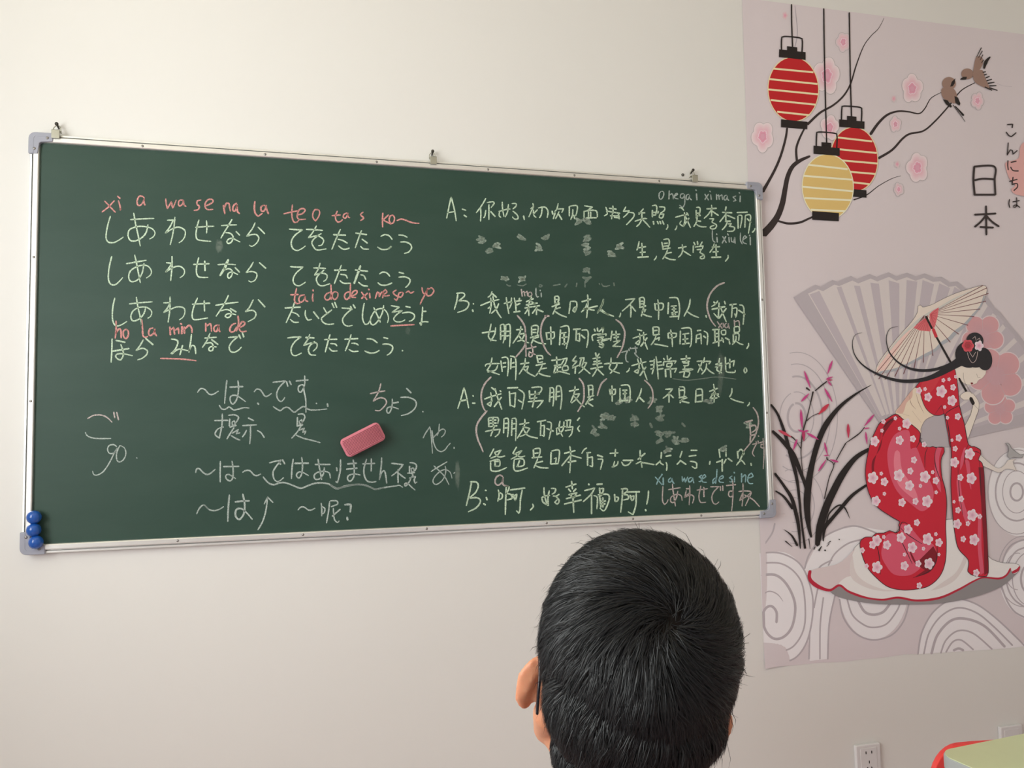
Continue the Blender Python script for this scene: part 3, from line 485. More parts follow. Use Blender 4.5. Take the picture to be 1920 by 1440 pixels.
('blue romanised line above the bottom right corner',[
('Z','blue',3,"725,80 770,130 800,165/795,60 760,110 740,160/810,90 812,165/795,50 800,60/890,90 868,110 870,135 895,130 905,95/905,95 910,130 925,150/1010,75 1015,130 1035,90 1045,135 1070,80/1110,85 1080,100 1080,130 1105,130 1125,90/1125,90 1128,120 1135,145/"
"1220,60 1190,80 1215,100 1205,130 1188,128/1215,105 1260,80 1250,55 1225,80 1225,130 1270,138/1380,0 1375,80 1365,150/1365,90 1340,110 1335,150 1360,130 1375,90/1395,110 1445,90 1440,65 1410,85 1405,130 1450,140/1540,70 1510,90 1540,110 1530,135 1515,130/1565,80 1565,135/1560,30 1565,40/1640,45 1640,135/1645,90 1675,55 1685,70 1680,135/1705,95 1760,75 1745,40 1715,65 1705,120 1725,150 1760,150"),
]),
]
# soft smudges left by fingers: x, y, half width, half height, strength
DUST=[(411,461,7,12,.30),(858,890,5,26,.30),(1352,690,8,32,.22),(1350,720,5,22,.18),(765,620,5,8,.15),
(903,450,9,8,.5),(916,471,7,8,.4),(932,461,8,7,.6),(978,447,8,8,.5),(1009,462,8,8,.6),(1024,447,8,8,.45),(1100,447,7,9,.4),(1100,462,8,8,.6),(1100,477,7,8,.4),
(1162,462,8,8,.7),(1147,477,8,8,.6),(947,522,8,7,.55),(978,522,8,7,.7),(1100,507,7,9,.4),(1100,522,7,7,.35),(1084,416,8,7,.55),(1100,416,8,7,.5),
(1130,782,8,8,.6),(1146,782,8,8,.4),(1114,810,8,8,.4),(1130,797,8,8,.5),(1190,782,7,8,.35),(1190,797,7,8,.45),(1237,768,8,8,.45),(1237,782,8,8,.3),(1237,812,8,8,.4),(1252,812,8,8,.3),
(1237,827,8,8,.4),(1268,827,8,8,.5),(1283,827,8,8,.5),(1252,842,8,8,.7),(1358,842,8,8,.65),(1404,797,8,8,.6),(1161,751,8,8,.6),(1176,751,8,8,.5),(1222,751,8,8,.4),(1328,751,8,8,.45)]
# ---------------------------------------------------------------- chalkboard
BX0,BX1,BZ0,BZ1=-1.0,1.0,1.55-0.50625,1.55+0.50625
FY=-0.024; SY=-0.0165        # front of the frame, face of the writing surface
board=thing('chalkboard','long dark green chalkboard in a silver aluminium frame, covered in chalk writing','chalkboard',(0,0,BZ0))
def bpart(*a,**k):
    o=bobj(*a,**k); o.matrix_parent_inverse=Matrix.Translation((0,0,-BZ0)); return o
def board_mat():
    m=mat('board_green',(0.022,0.052,0.038),0.42,spec=0.45); nt=m.node_tree; b=nt.nodes['Principled BSDF']
    tc=nt.nodes.new('ShaderNodeTexCoord'); mp=nt.nodes.new('ShaderNodeMapping'); mp.inputs['Scale'].default_value=(1.2,1,4)
    n=nt.nodes.new('ShaderNodeTexNoise'); n.inputs['Scale'].default_value=2.2; n.inputs['Detail'].default_value=8; n.inputs['Roughness'].default_value=0.62
    r=nt.nodes.new('ShaderNodeMapRange'); r.inputs[1].default_value=0.3; r.inputs[2].default_value=0.75; r.inputs[3].default_value=0; r.inputs[4].default_value=0.055
    mx=nt.nodes.new('ShaderNodeMix'); mx.data_type='RGBA'; mx.inputs[6].default_value=(0.0145,0.050,0.034,1); mx.inputs[7].default_value=(0.22,0.30,0.26,1)
    n2=nt.nodes.new('ShaderNodeTexNoise'); n2.inputs['Scale'].default_value=700
    r2=nt.nodes.new('ShaderNodeMapRange'); r2.inputs[3].default_value=0.38; r2.inputs[4].default_value=0.62
    nt.links.new(tc.outputs['Object'],mp.inputs[0]); nt.links.new(mp.outputs[0],n.inputs['Vector']); nt.links.new(n.outputs[0],r.inputs[0]); nt.links.new(r.outputs[0],mx.inputs[0]); nt.links.new(mx.outputs[2],b.inputs['Base Color'])
    nt.links.new(tc.outputs['Object'],n2.inputs['Vector']); nt.links.new(n2.outputs[0],r2.inputs[0]); nt.links.new(r2.outputs[0],b.inputs['Roughness'])
    return m
M_board=board_mat(); M_alu=mat('brushed_aluminium',(0.86,0.86,0.85),0.32,metal=0.75,bump=0.04,bscale=120); M_cap=mat('grey_plastic',(0.36,0.37,0.44),0.35,var=0.05,vscale=30)
M_screw=mat('steel_screw',(0.30,0.29,0.28),0.4,metal=0.8); M_dark=mat('dark_magnet_backing',(0.05,0.05,0.05),0.8)  # M_dark: plain dark backing of the magnets
bm=bmesh.new(); prism(bm,rrect(BX0+0.008,BZ0+0.008,BX1-0.008,BZ1-0.008,0.012),'y',-0.002,SY)
bpart('writing_surface',bm,M_board,board)
# rail profile: depth outwards from the wall (y), distance from the outer edge (t)
prof=[(-0.004,0.0),(-0.017,0.0),(-0.0195,0.0015),(-0.0195,0.0055),(-0.0135,0.0065),(-0.0135,0.0080),(-0.0225,0.0088),(FY,0.0105),(FY,0.0195),(-0.0225,0.0215),(-0.0165,0.0225),(-0.004,0.0225)]
def rail(name,side):
    bm=bmesh.new(); e=0.02
    if side=='top': fn=lambda y,t,s:(BX0+e+(BX1-BX0-2*e)*s,y,BZ1-t)
    if side=='bottom': fn=lambda y,t,s:(BX0+e+(BX1-BX0-2*e)*s,y,BZ0+t)
    if side=='left': fn=lambda y,t,s:(BX0+t,y,BZ0+e+(BZ1-BZ0-2*e)*s)
    if side=='right': fn=lambda y,t,s:(BX1-t,y,BZ0+e+(BZ1-BZ0-2*e)*s)
    A=[bm.verts.new(fn(y,t,0)) for y,t in prof]; B=[bm.verts.new(fn(y,t,1)) for y,t in prof]
    n=len(prof)
    for i in range(n): bm.faces.new((A[i],A[(i+1)%n],B[(i+1)%n],B[i]))
    bm.faces.new(A); bm.faces.new(B); bmesh.ops.recalc_face_normals(bm,faces=bm.faces)
    bpart(name,bm,M_alu,board)
for s in ('top','bottom','left','right'): rail('frame_rail',s)
def corner(sx,sz):
    cx,cz=(BX0 if sx<0 else BX1),(BZ0 if sz<0 else BZ1)
    def T(p): return (cx-sx*p[0],cz-sz*p[1])
    L=0.052; W1=0.0225; r=0.016
    out=[(L,-0.0015)]+[(r-r*math.sin(a)-0.0015*0,r-r*math.cos(a)-0.0015) for a in [math.radians(q) for q in range(0,91,15)]]
    out=[(x-0.0015 if y>0.001 or x<r else x,y) for x,y in out]
    out+=[(-0.0015,L),(W1-0.003,L)]+[(W1+0.006-0.006*math.cos(a),W1+0.006-0.006*math.sin(a)) for a in [math.radians(q) for q in range(0,91,15)]]+[(L,W1-0.003)]
    bm=bmesh.new(); prism(bm,[T(p) for p in out],'y',-0.003,-0.0262)
    c=bpart('corner_cap',bm,M_cap,board,bevel=0.002)
    bm=bmesh.new(); lip=[T(p) for p in ((L-0.002,0.0065),(0.012,0.0065),(0.0075,0.012),(0.0075,L-0.002),(0.010,L-0.002),(0.010,0.014),(0.0135,0.009),(L-0.002,0.009))]
    prism(bm,lip,'y',-0.0255,-0.0268); bobj('moulded_ridge',bm,M_cap,c)
    for p in ((0.012,0.040),(0.040,0.012)):
        q=T(p); bm=bmesh.new(); lathe(bm,[(0,0.0015),(0.0028,0.0012),(0.0036,0)],14,Matrix.Translation((q[0],-0.0262,q[1]))@Matrix.Rotation(math.pi/2,4,'X'))
        bobj('screw',bm,M_screw,c,smooth=True)
for sx in (-1,1):
    for sz in (-1,1): corner(sx,sz)
SCREW=None
for u,v,side in ((267,273,'t'),(497,289,'t'),(706,304,'t'),(915,320,'t'),(1077,329,'t'),(1236,341,'t'),(333,1015,'b'),(568,1003,'b'),(800,992,'b'),(1025,981,'b'),(1187,973,'b'),(1315,967,'b'),(65,482,'l'),(59,752,'l'),(1430,562,'r'),(1439,774,'r')):
    q=on_y(u,v,FY)
    if side=='t': q.z=BZ1-0.0152
    if side=='b': q.z=BZ0+0.0152
    if side=='l': q.x=BX0+0.0152
    if side=='r': q.x=BX1-0.0152
    if SCREW is None:
        bm=bmesh.new(); lathe(bm,[(0,0.0012),(0.0022,0.0011),(0.0034,0)],14,Matrix.Rotation(math.pi/2,4,'X')); SCREW=bpy.data.meshes.new('screw'); bm.to_mesh(SCREW); bm.free(); SCREW.materials.append(M_screw); SCREW.shade_smooth()
    o=bpy.data.objects.new('screw',SCREW); C.link(o); o.parent=board; o.location=(q.x,FY,q.z-BZ0)
# chalk writing, one part per line
COL={'pale':(0.66,0.82,0.63),'pink':(0.80,0.36,0.34),'grey':(0.56,0.64,0.60),'rose':(0.66,0.57,0.55),'blue':(0.38,0.62,0.66),'dust':(0.34,0.42,0.36)}
ALPHA={'pale':0.98,'pink':0.95,'grey':0.85,'rose':0.9,'blue':0.9,'dust':0.5}
M_chalk=attr_mat('chalk',0.95,0.1,alpha='grain',ascale=420)
bpy.context.view_layer.update()
for label,runs in CHALK:
    sh=Sheet(SY-0.0004)
    for key,colr,wd,s in runs:
        x0,y0,k=SHEET[key]
        for st in parse(s):
            pts=spline([(x0+x/k,y0+y/k) for x,y in st],1.6)
            n=len(pts); ww=[wd*0.78*(0.72+0.28*min(1,i/3)) *(1.0 if i<n*0.7 else 1.0-0.35*(i-n*0.7)/(n*0.3+1)) for i in range(n)]
            sh.stroke(pts,ww if n>3 else wd*0.82,COL[colr],ALPHA[colr]*random.uniform(0.88,1.08),jit=0.14)
    sh.build('chalk_writing',M_chalk,board,label)
M_dust=attr_mat('chalk_dust',0.95,0.1,alpha='grain',ascale=160)
for x,y,a,b,al in DUST:
    sh=Sheet(SY-0.0002)
    if 6.5<a<9.5 and b<9.5 and al>=0.25 and x>880:      # half rubbed-out bits of writing
        for q in range(3):
            r=random.uniform(-0.9,0.9); ox,oy=random.uniform(-3,3),random.uniform(-4,4); dx,dy=math.cos(r)*a,math.sin(r)*b
            sh.stroke([(x+ox-dx*0.8,y+oy-dy*0.8),(x+ox,y+oy+random.uniform(-2,2)),(x+ox+dx*0.8,y+oy+dy*0.8)],[3.5,6.5,4],(0.55,0.66,0.56),al*0.95,jit=0.2)
        sh.build('chalk_dust',M_dust,board); continue
    ring=[(x+a*1.15*random.uniform(0.8,1.15)*math.cos(2*math.pi*k/18),y+b*1.15*random.uniform(0.8,1.15)*math.sin(2*math.pi*k/18)) for k in range(18)]
    c=(0.50,0.58,0.50); sh.fan((x,y),ring,c,c,al*0.9,0.0,mid=(0.6,c,al*0.62)); sh.build('chalk_dust',M_dust,board)
#
# hangers: a nail in the wall carrying a small metal clip hooked over the top rail
M_nail=mat('dark_nail',(0.06,0.055,0.045),0.4,metal=0.6); M_clip=mat('clip_steel',(0.46,0.45,0.38),0.35,metal=0.7)
for u,side,lab in ((108,-1,'small steel hanging clip and nail above the board by its top left corner'),(811,0,'small steel hanging clip and nail above the middle of the board'),(1298,1,'small steel hanging clip and nail above the board near its top right corner')):
    q=on_y(u,v,-0.01); x=on_y(u,250 if side<0 else 300 if side==0 else 332,-0.01).x; z=BZ1
    h=thing('hanging_hook',lab,'hook',(x,0,z),group='clips that hang the chalkboard')
    bm=bmesh.new(); box(bm,-0.009,-0.0285,-0.012,0.009,-0.0265,0.010); box(bm,-0.009,-0.0285,0.008,0.009,-0.006,0.010); bobj('clip_plate',bm,M_clip,h,bevel=0.0008)
    bm=bmesh.new(); tube(bm,[(-0.010,-0.016,0.009),(-0.008,-0.012,0.020),(-0.001,-0.010,0.029),(0.005,-0.010,0.024),(0.009,-0.014,0.010)],0.0012,8); bobj('wire_loop',bm,M_clip,h,smooth=True)
    bm=bmesh.new(); tube(bm,[(0,0.004,0.022),(-0.0005,-0.018,0.0275)],0.0022,10); lathe(bm,[(0,0.0015),(0.004,0.001),(0.0045,-0.001),(0,-0.0012)],12,Matrix.Translation((-0.0005,-0.0185,0.0277))@Matrix.Rotation(math.pi/2+0.25,4,'X')); bobj('nail',bm,M_nail,h,smooth=True)
q=on_y(1280,328,0); pl=thing('wall_plug','small dark screw hole plug in the wall above the top right of the board','wall plug',(q.x,0,q.z))
bm=bmesh.new(); lathe(bm,[(0.0045,0),(0.0042,0.002),(0.0022,0.002),(0.0016,0.0002)],14,Matrix.Rotation(math.pi/2,4,'X')); bobj('plug_collar',bm,M_nail,pl,smooth=True)
# three round blue magnets
M_blue=mat('blue_magnet_plastic',(0.012,0.095,0.42),0.22,spec=0.5,coat=0.3)
for (u,v),lab in (((63,970),'topmost of the three round blue magnets at the lower left of the board'),((62.5,993.8),'middle one of the three round blue magnets at the lower left of the board'),((66.7,1016.8),'lowest of the three round blue magnets, on the grey corner cap')):
    q=on_y(u,v,-0.036); t=thing('round_magnet',lab,'magnet',(q.x,-0.0266,q.z),group='blue magnets on the chalkboard')
    R=0.0158; pr=[(0,0.0225)]+[(R*math.sin(a),0.0075+0.015*math.cos(a)) for a in [math.radians(q2) for q2 in range(15,91,15)]]+[(R,0.003),(R-0.001,0.0015),(0,0.0015)]
    bm=bmesh.new(); lathe(bm,pr,32,Matrix.Rotation(math.pi/2,4,'X')); bobj('domed_cap',bm,M_blue,t,smooth=True)
    bm=bmesh.new(); lathe(bm,[(0,0.002),(R-0.002,0.002),(R-0.002,0),(0,0)],24,Matrix.Rotation(math.pi/2,4,'X')); bobj('magnet_disc',bm,M_dark,t)
# pink eraser stuck to the board
a=on_y(637,827,-0.05); b=on_y(707,791,-0.05); c=on_y(725,822,-0.05); d=on_y(654,858,-0.05)
ctr=(a+b+c+d)/4; L=((b-a).length+(c-d).length)/2; H=((d-a).length+(c-b).length)/2; ang=math.atan2(((b-a)+(c-d)).z,((b-a)+(c-d)).x)
er=thing('board_eraser','pink ribbed chalkboard eraser stuck slanting on the middle of the board','eraser',(ctr.x,SY-0.0006,ctr.z),(0,-ang,0))
M_pink=mat('pink_plush',(0.70,0.22,0.28),0.85,bump=0.5,bscale=260,var=0.14,vscale=45); M_pink2=mat('pink_felt',(0.50,0.11,0.16),0.9,bump=0.4,bscale=300)
L*=1.03; H*=1.06
bm=bmesh.new(); prism(bm,rrect(-L/2,-H/2,L/2,H/2,0.012,8),'y',-0.006,-0.030); bobj('eraser_body',bm,M_pink,er,bevel=0.005,seg=4)
bm=bmesh.new(); prism(bm,rrect(-L/2+0.002,-H/2+0.002,L/2-0.002,H/2-0.002,0.011,8),'y',0,-0.006); bobj('felt_base',bm,M_pink2,er)
bm=bmesh.new(); prism(bm,rrect(-L/2+0.005,-H/2+0.005,L/2-0.005,H/2-0.005,0.006,6),'y',-0.029,-0.0306); bobj('groove_shade_plate',bm,mat('pink_groove_shade',(0.22,0.035,0.06),0.9),er)  # darker plate paints the shade into the grooves between the ribs
bm=bmesh.new(); nr=13
for i in range(nr):
    z=-H/2+0.006+(H-0.012)*i/(nr-1); x=L/2-0.004-(0.004 if i in (0,nr-1) else 0)
    tube(bm,[(-x,-0.0300,z),(-x+0.002,-0.0318,z),(x-0.002,-0.0318,z),(x,-0.0300,z)],[0.0005,0.00112,0.00112,0.0005],8)
bobj('ribbed_pad',bm,M_pink,er,kind='stuff',smooth=True)
# ---------------------------------------------------------------- printed paper mural on the wall
mural=thing('wall_mural','tall pale lilac paper mural with lanterns, birds and a kneeling woman in a red kimono','mural',(1.6,0,0.6))
bpy.context.view_layer.update()
M_print=attr_mat('mural_print',0.5,0.25)
def PC(r,g,b):
    sat=(max(r,g,b)-min(r,g,b))/max(r,g,b); K=1.62-0.50*min(1,sat*1.3)
    return tuple(min(0.93,x*K) for x in s2l((r,g,b)))
PAPER=PC(184,175,179); GREY=PC(163,154,161); GREY2=PC(150,143,152); INK=PC(34,29,29); BRN=PC(48,40,40); RED=PC(190,38,44); KRED=PC(204,42,62); PINKK=PC(208,88,112); PK2=PC(216,122,140); SKIN=PC(205,193,184); CREAM=PC(214,196,160); DRED=PC(132,30,44)
# the sheet itself: thin paper, the lower left corner lifting a little
tl=on_y(1391,-4,0); bl=on_y(1433,1253,0); br=on_y(1920,1210,0); tr=on_y(1920,64,0)
XM=2.42; 
def paper_pt(s,t):
    xa=tl.x+(bl.x-tl.x)*t; z0=tl.z+(tr.z-tl.z)*s*1.1; z1=bl.z+(br.z-bl.z)*s*1.1
    x=xa+(XM-xa)*s; z=z0+(z1-z0)*t
    lift=0.0006+0.006*max(0,1-s*16)*max(0,(t-0.965)/0.035)+0.0012*max(0,1-s*40)*(0.5+0.5*math.sin(t*17))*0.6
    if t>0.995: z+=0.0016*math.sin(s*23)+0.001*math.sin(s*61)
    return (x,-lift,z)
bm=bmesh.new(); ns,nt_=60,80
ss=[(i/ns)**1.6 for i in range(ns+1)]; tt=[i/nt_ for i in range(nt_+1)]
gv=[[bm.verts.new(paper_pt(s,t)) for s in ss] for t in tt]
for j in range(nt_):
    for i in range(ns): bm.faces.new((gv[j][i],gv[j+1][i],gv[j+1][i+1],gv[j][i+1]))
me=bpy.data.meshes.new('paper_sheet'); bm.to_mesh(me); bm.free()
M_paper=mat('mural_paper',PAPER,0.5,spec=0.25,var=0.02,vscale=2.5)
pp=link('paper_sheet',me,M_paper); child_of(pp,mural); pp.data.shade_smooth()
LAY=[-0.0009]
XMURAL=[1388.0]
def art(step=0.00002):
    s=Sheet(LAY[0],step); return s
def done(s,name,label=None):
    o=s.build(name,M_print,mural,label); LAY[0]=min(LAY[0],s.y)-0.00005; return o
def T(key,s):
    x0,y0,k=SHEET[key]
    return [[(x0+x/k,y0+y/k) for x,y in st] for st in parse(s)]
def inside(P): return [(max(x,1391+0.0335*(y+4)+2.0) if y>975 else x,y) for x,y in P]   # keep the print on the paper
def lines(s,key,strokes,width,col,step=2.5):
    k=SHEET[key][2]
    for st in T(key,strokes):
        W=[w_/k for w_ in width] if isinstance(width,(list,tuple)) else width/k
        p=inside(spline(st,step)); s.stroke(p,list(W) if isinstance(W,list) else W,col)
def shape(s,key,pts,col,smooth=True,edge=None,ew=4,step=4):
    for st in T(key,pts):
        p=spline(st,step,closed=True) if smooth else st
        s.fill(p,col)
        if edge: s.stroke(p+[p[0]],ew/SHEET[key][2],edge,ends=False)
def ell(s,key,cx,cy,rx,ry,col,w=None,tilt=0,a0=0,a1=360,n=40):
    x0,y0,k=SHEET[key]; ca,sa=math.cos(math.radians(tilt)),math.sin(math.radians(tilt)); P=[]
    m=n if w is None and a1-a0>=360 else n+1
    for i in range(m):
        a=math.radians(a0+(a1-a0)*i/n); x,y=rx*math.cos(a),ry*math.sin(a); P.append((x0+(cx+x*ca-y*sa)/k,y0+(cy+x*sa+y*ca)/k))
    P2=P
    P2=[(max(x,1424.5+(y-985)*0.034),y) for x,y in P2] if w is None and key in 'TU' else P2
    if w is None: s.fill(P2,col)
    else: s.stroke(inside(P2),w/k,col,ends=False)
# grey cloud swirls
sw=art(0.000004); LG=PC(158,150,156); WG=PC(203,197,201)
ell(sw,'U',190,500,200,330,WG)
shape(sw,'U',"75,180 200,180 310,240 340,270 390,170 450,90 540,40 640,20 900,60 900,300 560,300 520,420 480,600 475,800 370,812 360,680 290,790 180,828 105,815",WG,smooth=False)
ell(sw,'U',745,380,205,305,WG,a0=0); shape(sw,'U',"1005,772 1030,640 1100,520 1210,450 1330,470 1450,550 1600,690 1600,730",WG)
ell(sw,'U',1680,330,195,240,WG); ell(sw,'S',1330,615,215,315,WG)
for rx,ry,w in ((58,92,14),(110,165,6),(165,265,12),(215,345,6),(262,420,5)):
    ell(sw,'T',322,490,rx,ry,LG,w=w,a0=-100,a1=115 if rx>150 else 250)
for rx,ry,w in ((42,55,5),(85,105,5),(125,165,6),(185,240,5)): ell(sw,'T',310,1060,rx,ry,LG,w=w,a0=-110,a1=100)
lines(sw,'U',"340,270 370,180 440,95 540,40 640,20 760,60/480,250 520,180 600,120 700,95/410,330 430,260 500,220/80,160 110,120 150,60 165,5",9.5,LG)
lines(sw,'U',"80,238 200,240 290,300 335,400 340,600 280,720 190,757 100,745/80,178 200,180 310,240 370,360 390,500 360,680 290,790 180,825 112,812",9.5,LG)
lines(sw,'U',"76,310 170,308 240,370 284,480 270,600 225,665 165,682 115,640 92,560 110,505 145,490 175,525 175,585",15,LG)
lines(sw,'U',"85,430 130,403 180,420 214,462",[5,7,7,2],LG)
lines(sw,'U',"370,640 366,800/450,440 432,600 430,800/395,500 420,380 450,330/525,400 485,590 476,800",[9,9],LG)
lines(sw,'U',"545,450 570,560 640,650 740,688 850,660 920,580 952,480/590,450 620,540 680,595 740,615 820,595 880,520 900,475",9.5,LG)
lines(sw,'U',"650,450 690,520 740,540 800,525 842,475",15,LG)
lines(sw,'U',"1005,772 1030,640 1100,520 1210,450 1330,470 1450,550 1600,690 1700,800/1040,770 1070,650 1140,550 1240,500 1350,530 1450,610 1560,720/1140,765 1170,690 1240,635 1330,650 1440,742/1170,760 1210,700 1260,690 1330,745",9.5,LG)
lines(sw,'U',"1085,768 1120,660 1200,575 1290,565 1400,610 1515,728",15,LG)
lines(sw,'U',"1215,750 1245,738 1272,750",14,LG)
lines(sw,'U',"1680,95 1610,105 1545,140 1505,220 1490,330 1520,440 1570,520 1640,560/1660,140 1580,170 1530,260 1530,370 1570,450 1640,500",9.5,LG)
for rx,ry,w in ((45,62,14),(100,150,6),(150,205,12),(205,300,6)): ell(sw,'S',1312,615,rx,ry,LG,w=w)
for rx,ry,w in ((60,90,12),(110,160,6)): ell(sw,'U',1670,330,rx,ry,LG,w=w)
ell(sw,'S',1320,1180,90,130,LG,w=6,a0=90,a1=280); ell(sw,'S',1360,1180,180,250,LG,w=6,a0=90,a1=280)
done(sw,'cloud_swirl','pale grey line swirls')
# dark branches
br_=art(0.000004)
lines(br_,'O',"175,1320 255,1235 325,1130 372,1000 400,850 428,720 478,620 555,560 655,515",[80,72,62,58,52,48,44,40,22],BRN)
lines(br_,'O',"420,225 402,340 350,520 280,680 168,880",[22,24,26,28,36],BRN)
lines(br_,'O',"597,232 545,340 515,440 522,565",[18,22,24,26],BRN)
lines(br_,'N',"478,828 560,752 650,700 720,635 765,555 800,440 850,310 900,240 950,190 987,120",[17,15,13,12,10,9,7,5,4,2],BRN)
lines(br_,'N',"898,893 950,820 1010,765 1080,742 1150,745 1220,757 1260,722 1300,655 1370,615",[20,18,16,13,11,9,7,5,3],BRN)
lines(br_,'N',"950,1055 1040,1000 1110,925 1160,892 1250,872 1330,805 1420,705 1500,605 1592,552",[17,15,14,12,11,10,9,7,5],BRN)
lines(br_,'N',"785,1332 870,1300 950,1240 1040,1190 1100,1172",[9,7,5,4,2],BRN)
lines(br_,'O',"330,1188 430,1213 550,1203 640,1165 705,1135",[20,24,24,22,18],BRN)
lines(br_,'N',"392,38 408,180 405,260 392,310",[3,4,5,4],GREY2); lines(br_,'N',"1740,555 1780,572 1840,578",2,GREY)
done(br_,'branch','thick dark branch curling up behind the lanterns')
# blossoms
def blossom(s,x,y,r,a=1.0,rot=0):
    P=[];n=50
    for i in range(n):
        t=2*math.pi*i/n; k=0.76+0.24*abs(math.cos(2.5*(t+rot)))**0.7+0.04*math.sin(3*t+x); P.append((x+r*0.82*k*math.cos(t),y+r*1.12*k*math.sin(t)))
    edge=PC(198,187,190)
    s.fan((x,y),P,PC(204,132,156),PAPER if a<0.8 else edge,mid=(0.62,PC(200,170,178) if a>0.5 else PC(190,166,172),1))
    if r>9:
        s.stroke(P+[P[0]],0.8,PC(158,150,153),ends=False)
        Q=[(x+(p[0]-x)*0.40*(1+0.10*math.sin(5*i)),y+(p[1]-y)*0.40) for i,p in enumerate(P)]
        s.fan((x,y),Q,PC(184,124,144),PC(206,148,168)); s.stroke(Q+[Q[0]],1.5,PC(216,182,192),ends=False)
        Q=[(x+(p[0]-x)*0.2,y+(p[1]-y)*0.2) for p in P]; s.fill(Q,PC(196,146,164))
for i,(x,y,r,a) in enumerate(((327,103,28,.4),(715,280,62,.7),(605,505,112,1),(178,910,95,1),(1175,590,90,1),(1052,658,24,.4),(1063,828,50,.7),(1610,672,55,.7),(1210,1118,92,1),(1075,1095,24,.4),(1085,1262,42,.5),(625,850,78,.8))):
    b=art(0.00001); blossom(b,1380+x/3.5556,y/3.5556,r/3.5556,a,rot=i*0.7); done(b,'blossom')
# lanterns
def lantern(cx,cy,rx,ry,tilt,col,rim,stripes,key,top,small,handle,bottom,string,label,clip):
    s=art(0.000012); k=SHEET[key][2]
    lines(s,string[0],string[1],string[2],INK)
    ell(s,key,cx,cy,rx+0.028*k*1.0+rx*0.035,ry*1.03,rim,tilt=tilt); ell(s,key,cx,cy,rx,ry,col,tilt=tilt)
    for y0,y1 in stripes:
        yc=(y0+y1)/2
        h=math.sqrt(max(0,1-((yc-cy)/ry)**2))*rx; x0_,y0_,k_=SHEET[key]
        s.stroke([(x0_+(cx-h)/k_,y0_+y0/k_),(x0_+(cx+h)/k_,y0_+y1/k_)],ry*0.058/k_,rim,ends=False)
    for pg in (bottom,top,small): shape(s,clip,pg,INK,smooth=False)
    lines(s,clip,handle,SHEET[clip][2]*2.6,INK)
    return done(s,'lantern',label)
lantern(382,595,166,212,-2,RED,CREAM,((457,482),(527,560),(596,629),(667,698),(745,768)),'N',
 "288,328 464,348 464,400 286,380","340,308 408,315 408,345 340,337","303,330 304,262 320,243 425,252 442,272 440,345","300,795 477,812 475,862 300,848",('N',"370,30 371,150 377,312",9),'upper left red lantern','N')
lantern(787,1062,156,212,-2,RED,CREAM,((915,943),(990,1020),(1063,1090),(1135,1160),(1205,1228)),'N',
 "688,795 857,810 856,860 688,845","740,772 803,778 803,806 740,800","703,795 706,722 720,707 825,715 838,735 836,808","700,1255 870,1268 870,1318 700,1305",('N',"755,85 762,500 770,775",9),'right red lantern','N')
lantern(612,1245,168,214,-2,PC(205,176,112),PC(214,202,178),((1098,1128),(1172,1198),(1245,1275),(1320,1335),(1398,1408)),'N',
 "517,970 692,988 692,1040 517,1025","570,948 634,952 634,985 570,980","535,975 538,895 552,880 655,888 673,905 672,985","508,1407 687,1420 685,1475 508,1465",('N',"585,58 590,400 604,950",9),'front yellow lantern','N')
# birds
BR=PC(138,112,102)
b=art(0.000012); ell(b,'N',1420,557,46,44,BR); shape(b,'N',"1378,585 1440,583 1472,630 1462,688 1420,678 1382,655 1368,615",BR)
shape(b,'N',"1428,578 1438,545 1462,522 1458,556 1446,574/1380,662 1410,668 1440,708 1432,718 1400,695/1456,640 1480,650 1496,690 1490,704 1462,685",INK,smooth=False)
lines(b,'N',"1448,700 1528,810",[5,16,12,3],INK); lines(b,'N',"1462,708 1516,768",[6,18,14],INK); done(b,'bird','brown bird perched on the twig')
b=art(0.000012); ell(b,'N',1542,492,40,36,BR); shape(b,'N',"1583,490 1640,466 1662,520 1700,600 1640,576 1592,545/1578,490 1602,378 1642,385 1645,425 1612,482",BR)
shape(b,'N',"1492,530 1515,512 1540,512 1535,530 1512,532",INK); lines(b,'N',"1605,378 1636,318/1616,385 1642,340/1628,400 1646,365/1636,420 1650,400",[4,8,6],INK)
lines(b,'N',"1654,455 1668,410 1694,380",[12,24,8],INK); lines(b,'N',"1646,482 1664,478/1655,500 1672,494/1664,520 1690,508/1672,538 1705,528/1680,555 1722,548/1690,572 1735,570/1690,585 1742,602/1660,580 1706,602",[8,12,6],INK); done(b,'bird','brown bird with raised wings')
# pink sun and the printed characters
s=art(0.000012); shape(s,'P',"912,775 945,740 1050,715 1160,740 1210,850 1210,980 1150,1075 1020,1110 885,1098 850,1060 878,1035 835,985 810,885 850,870 900,850",PC(198,152,150)); done(s,'sun_disc','soft pink sun patch')
s=art(0.000004)
lines(s,'P',"600,910 595,1000 603,1098",14,BRN); lines(s,'P',"600,908 735,908 738,1000 743,1098/600,1098 742,1098/603,1000 660,990 735,994",13,BRN)
lines(s,'P',"680,1175 682,1368/604,1233 745,1225/678,1238 645,1280 604,1315/682,1240 720,1280 766,1312/640,1316 728,1320",13,BRN)
lines(s,'P',"824,625 860,622 856,646/816,676 835,700 850,706 882,680",8,BRN); lines(s,'P',"830,748 826,800 822,832 845,795 858,800 862,826 890,800",7,BRN)
lines(s,'P',"828,868 826,900 830,930/848,880 884,872/846,912 862,935 898,938",8,BRN); lines(s,'P',"838,1008 890,995/862,980 855,1030 888,1022 893,1045 868,1070",8,BRN)
lines(s,'P',"838,1130 834,1160 840,1185/860,1146 905,1138/886,1118 886,1175 868,1184 866,1172 886,1168 908,1184",7,BRN)
done(s,'printed_characters','dark brush characters near the right edge')
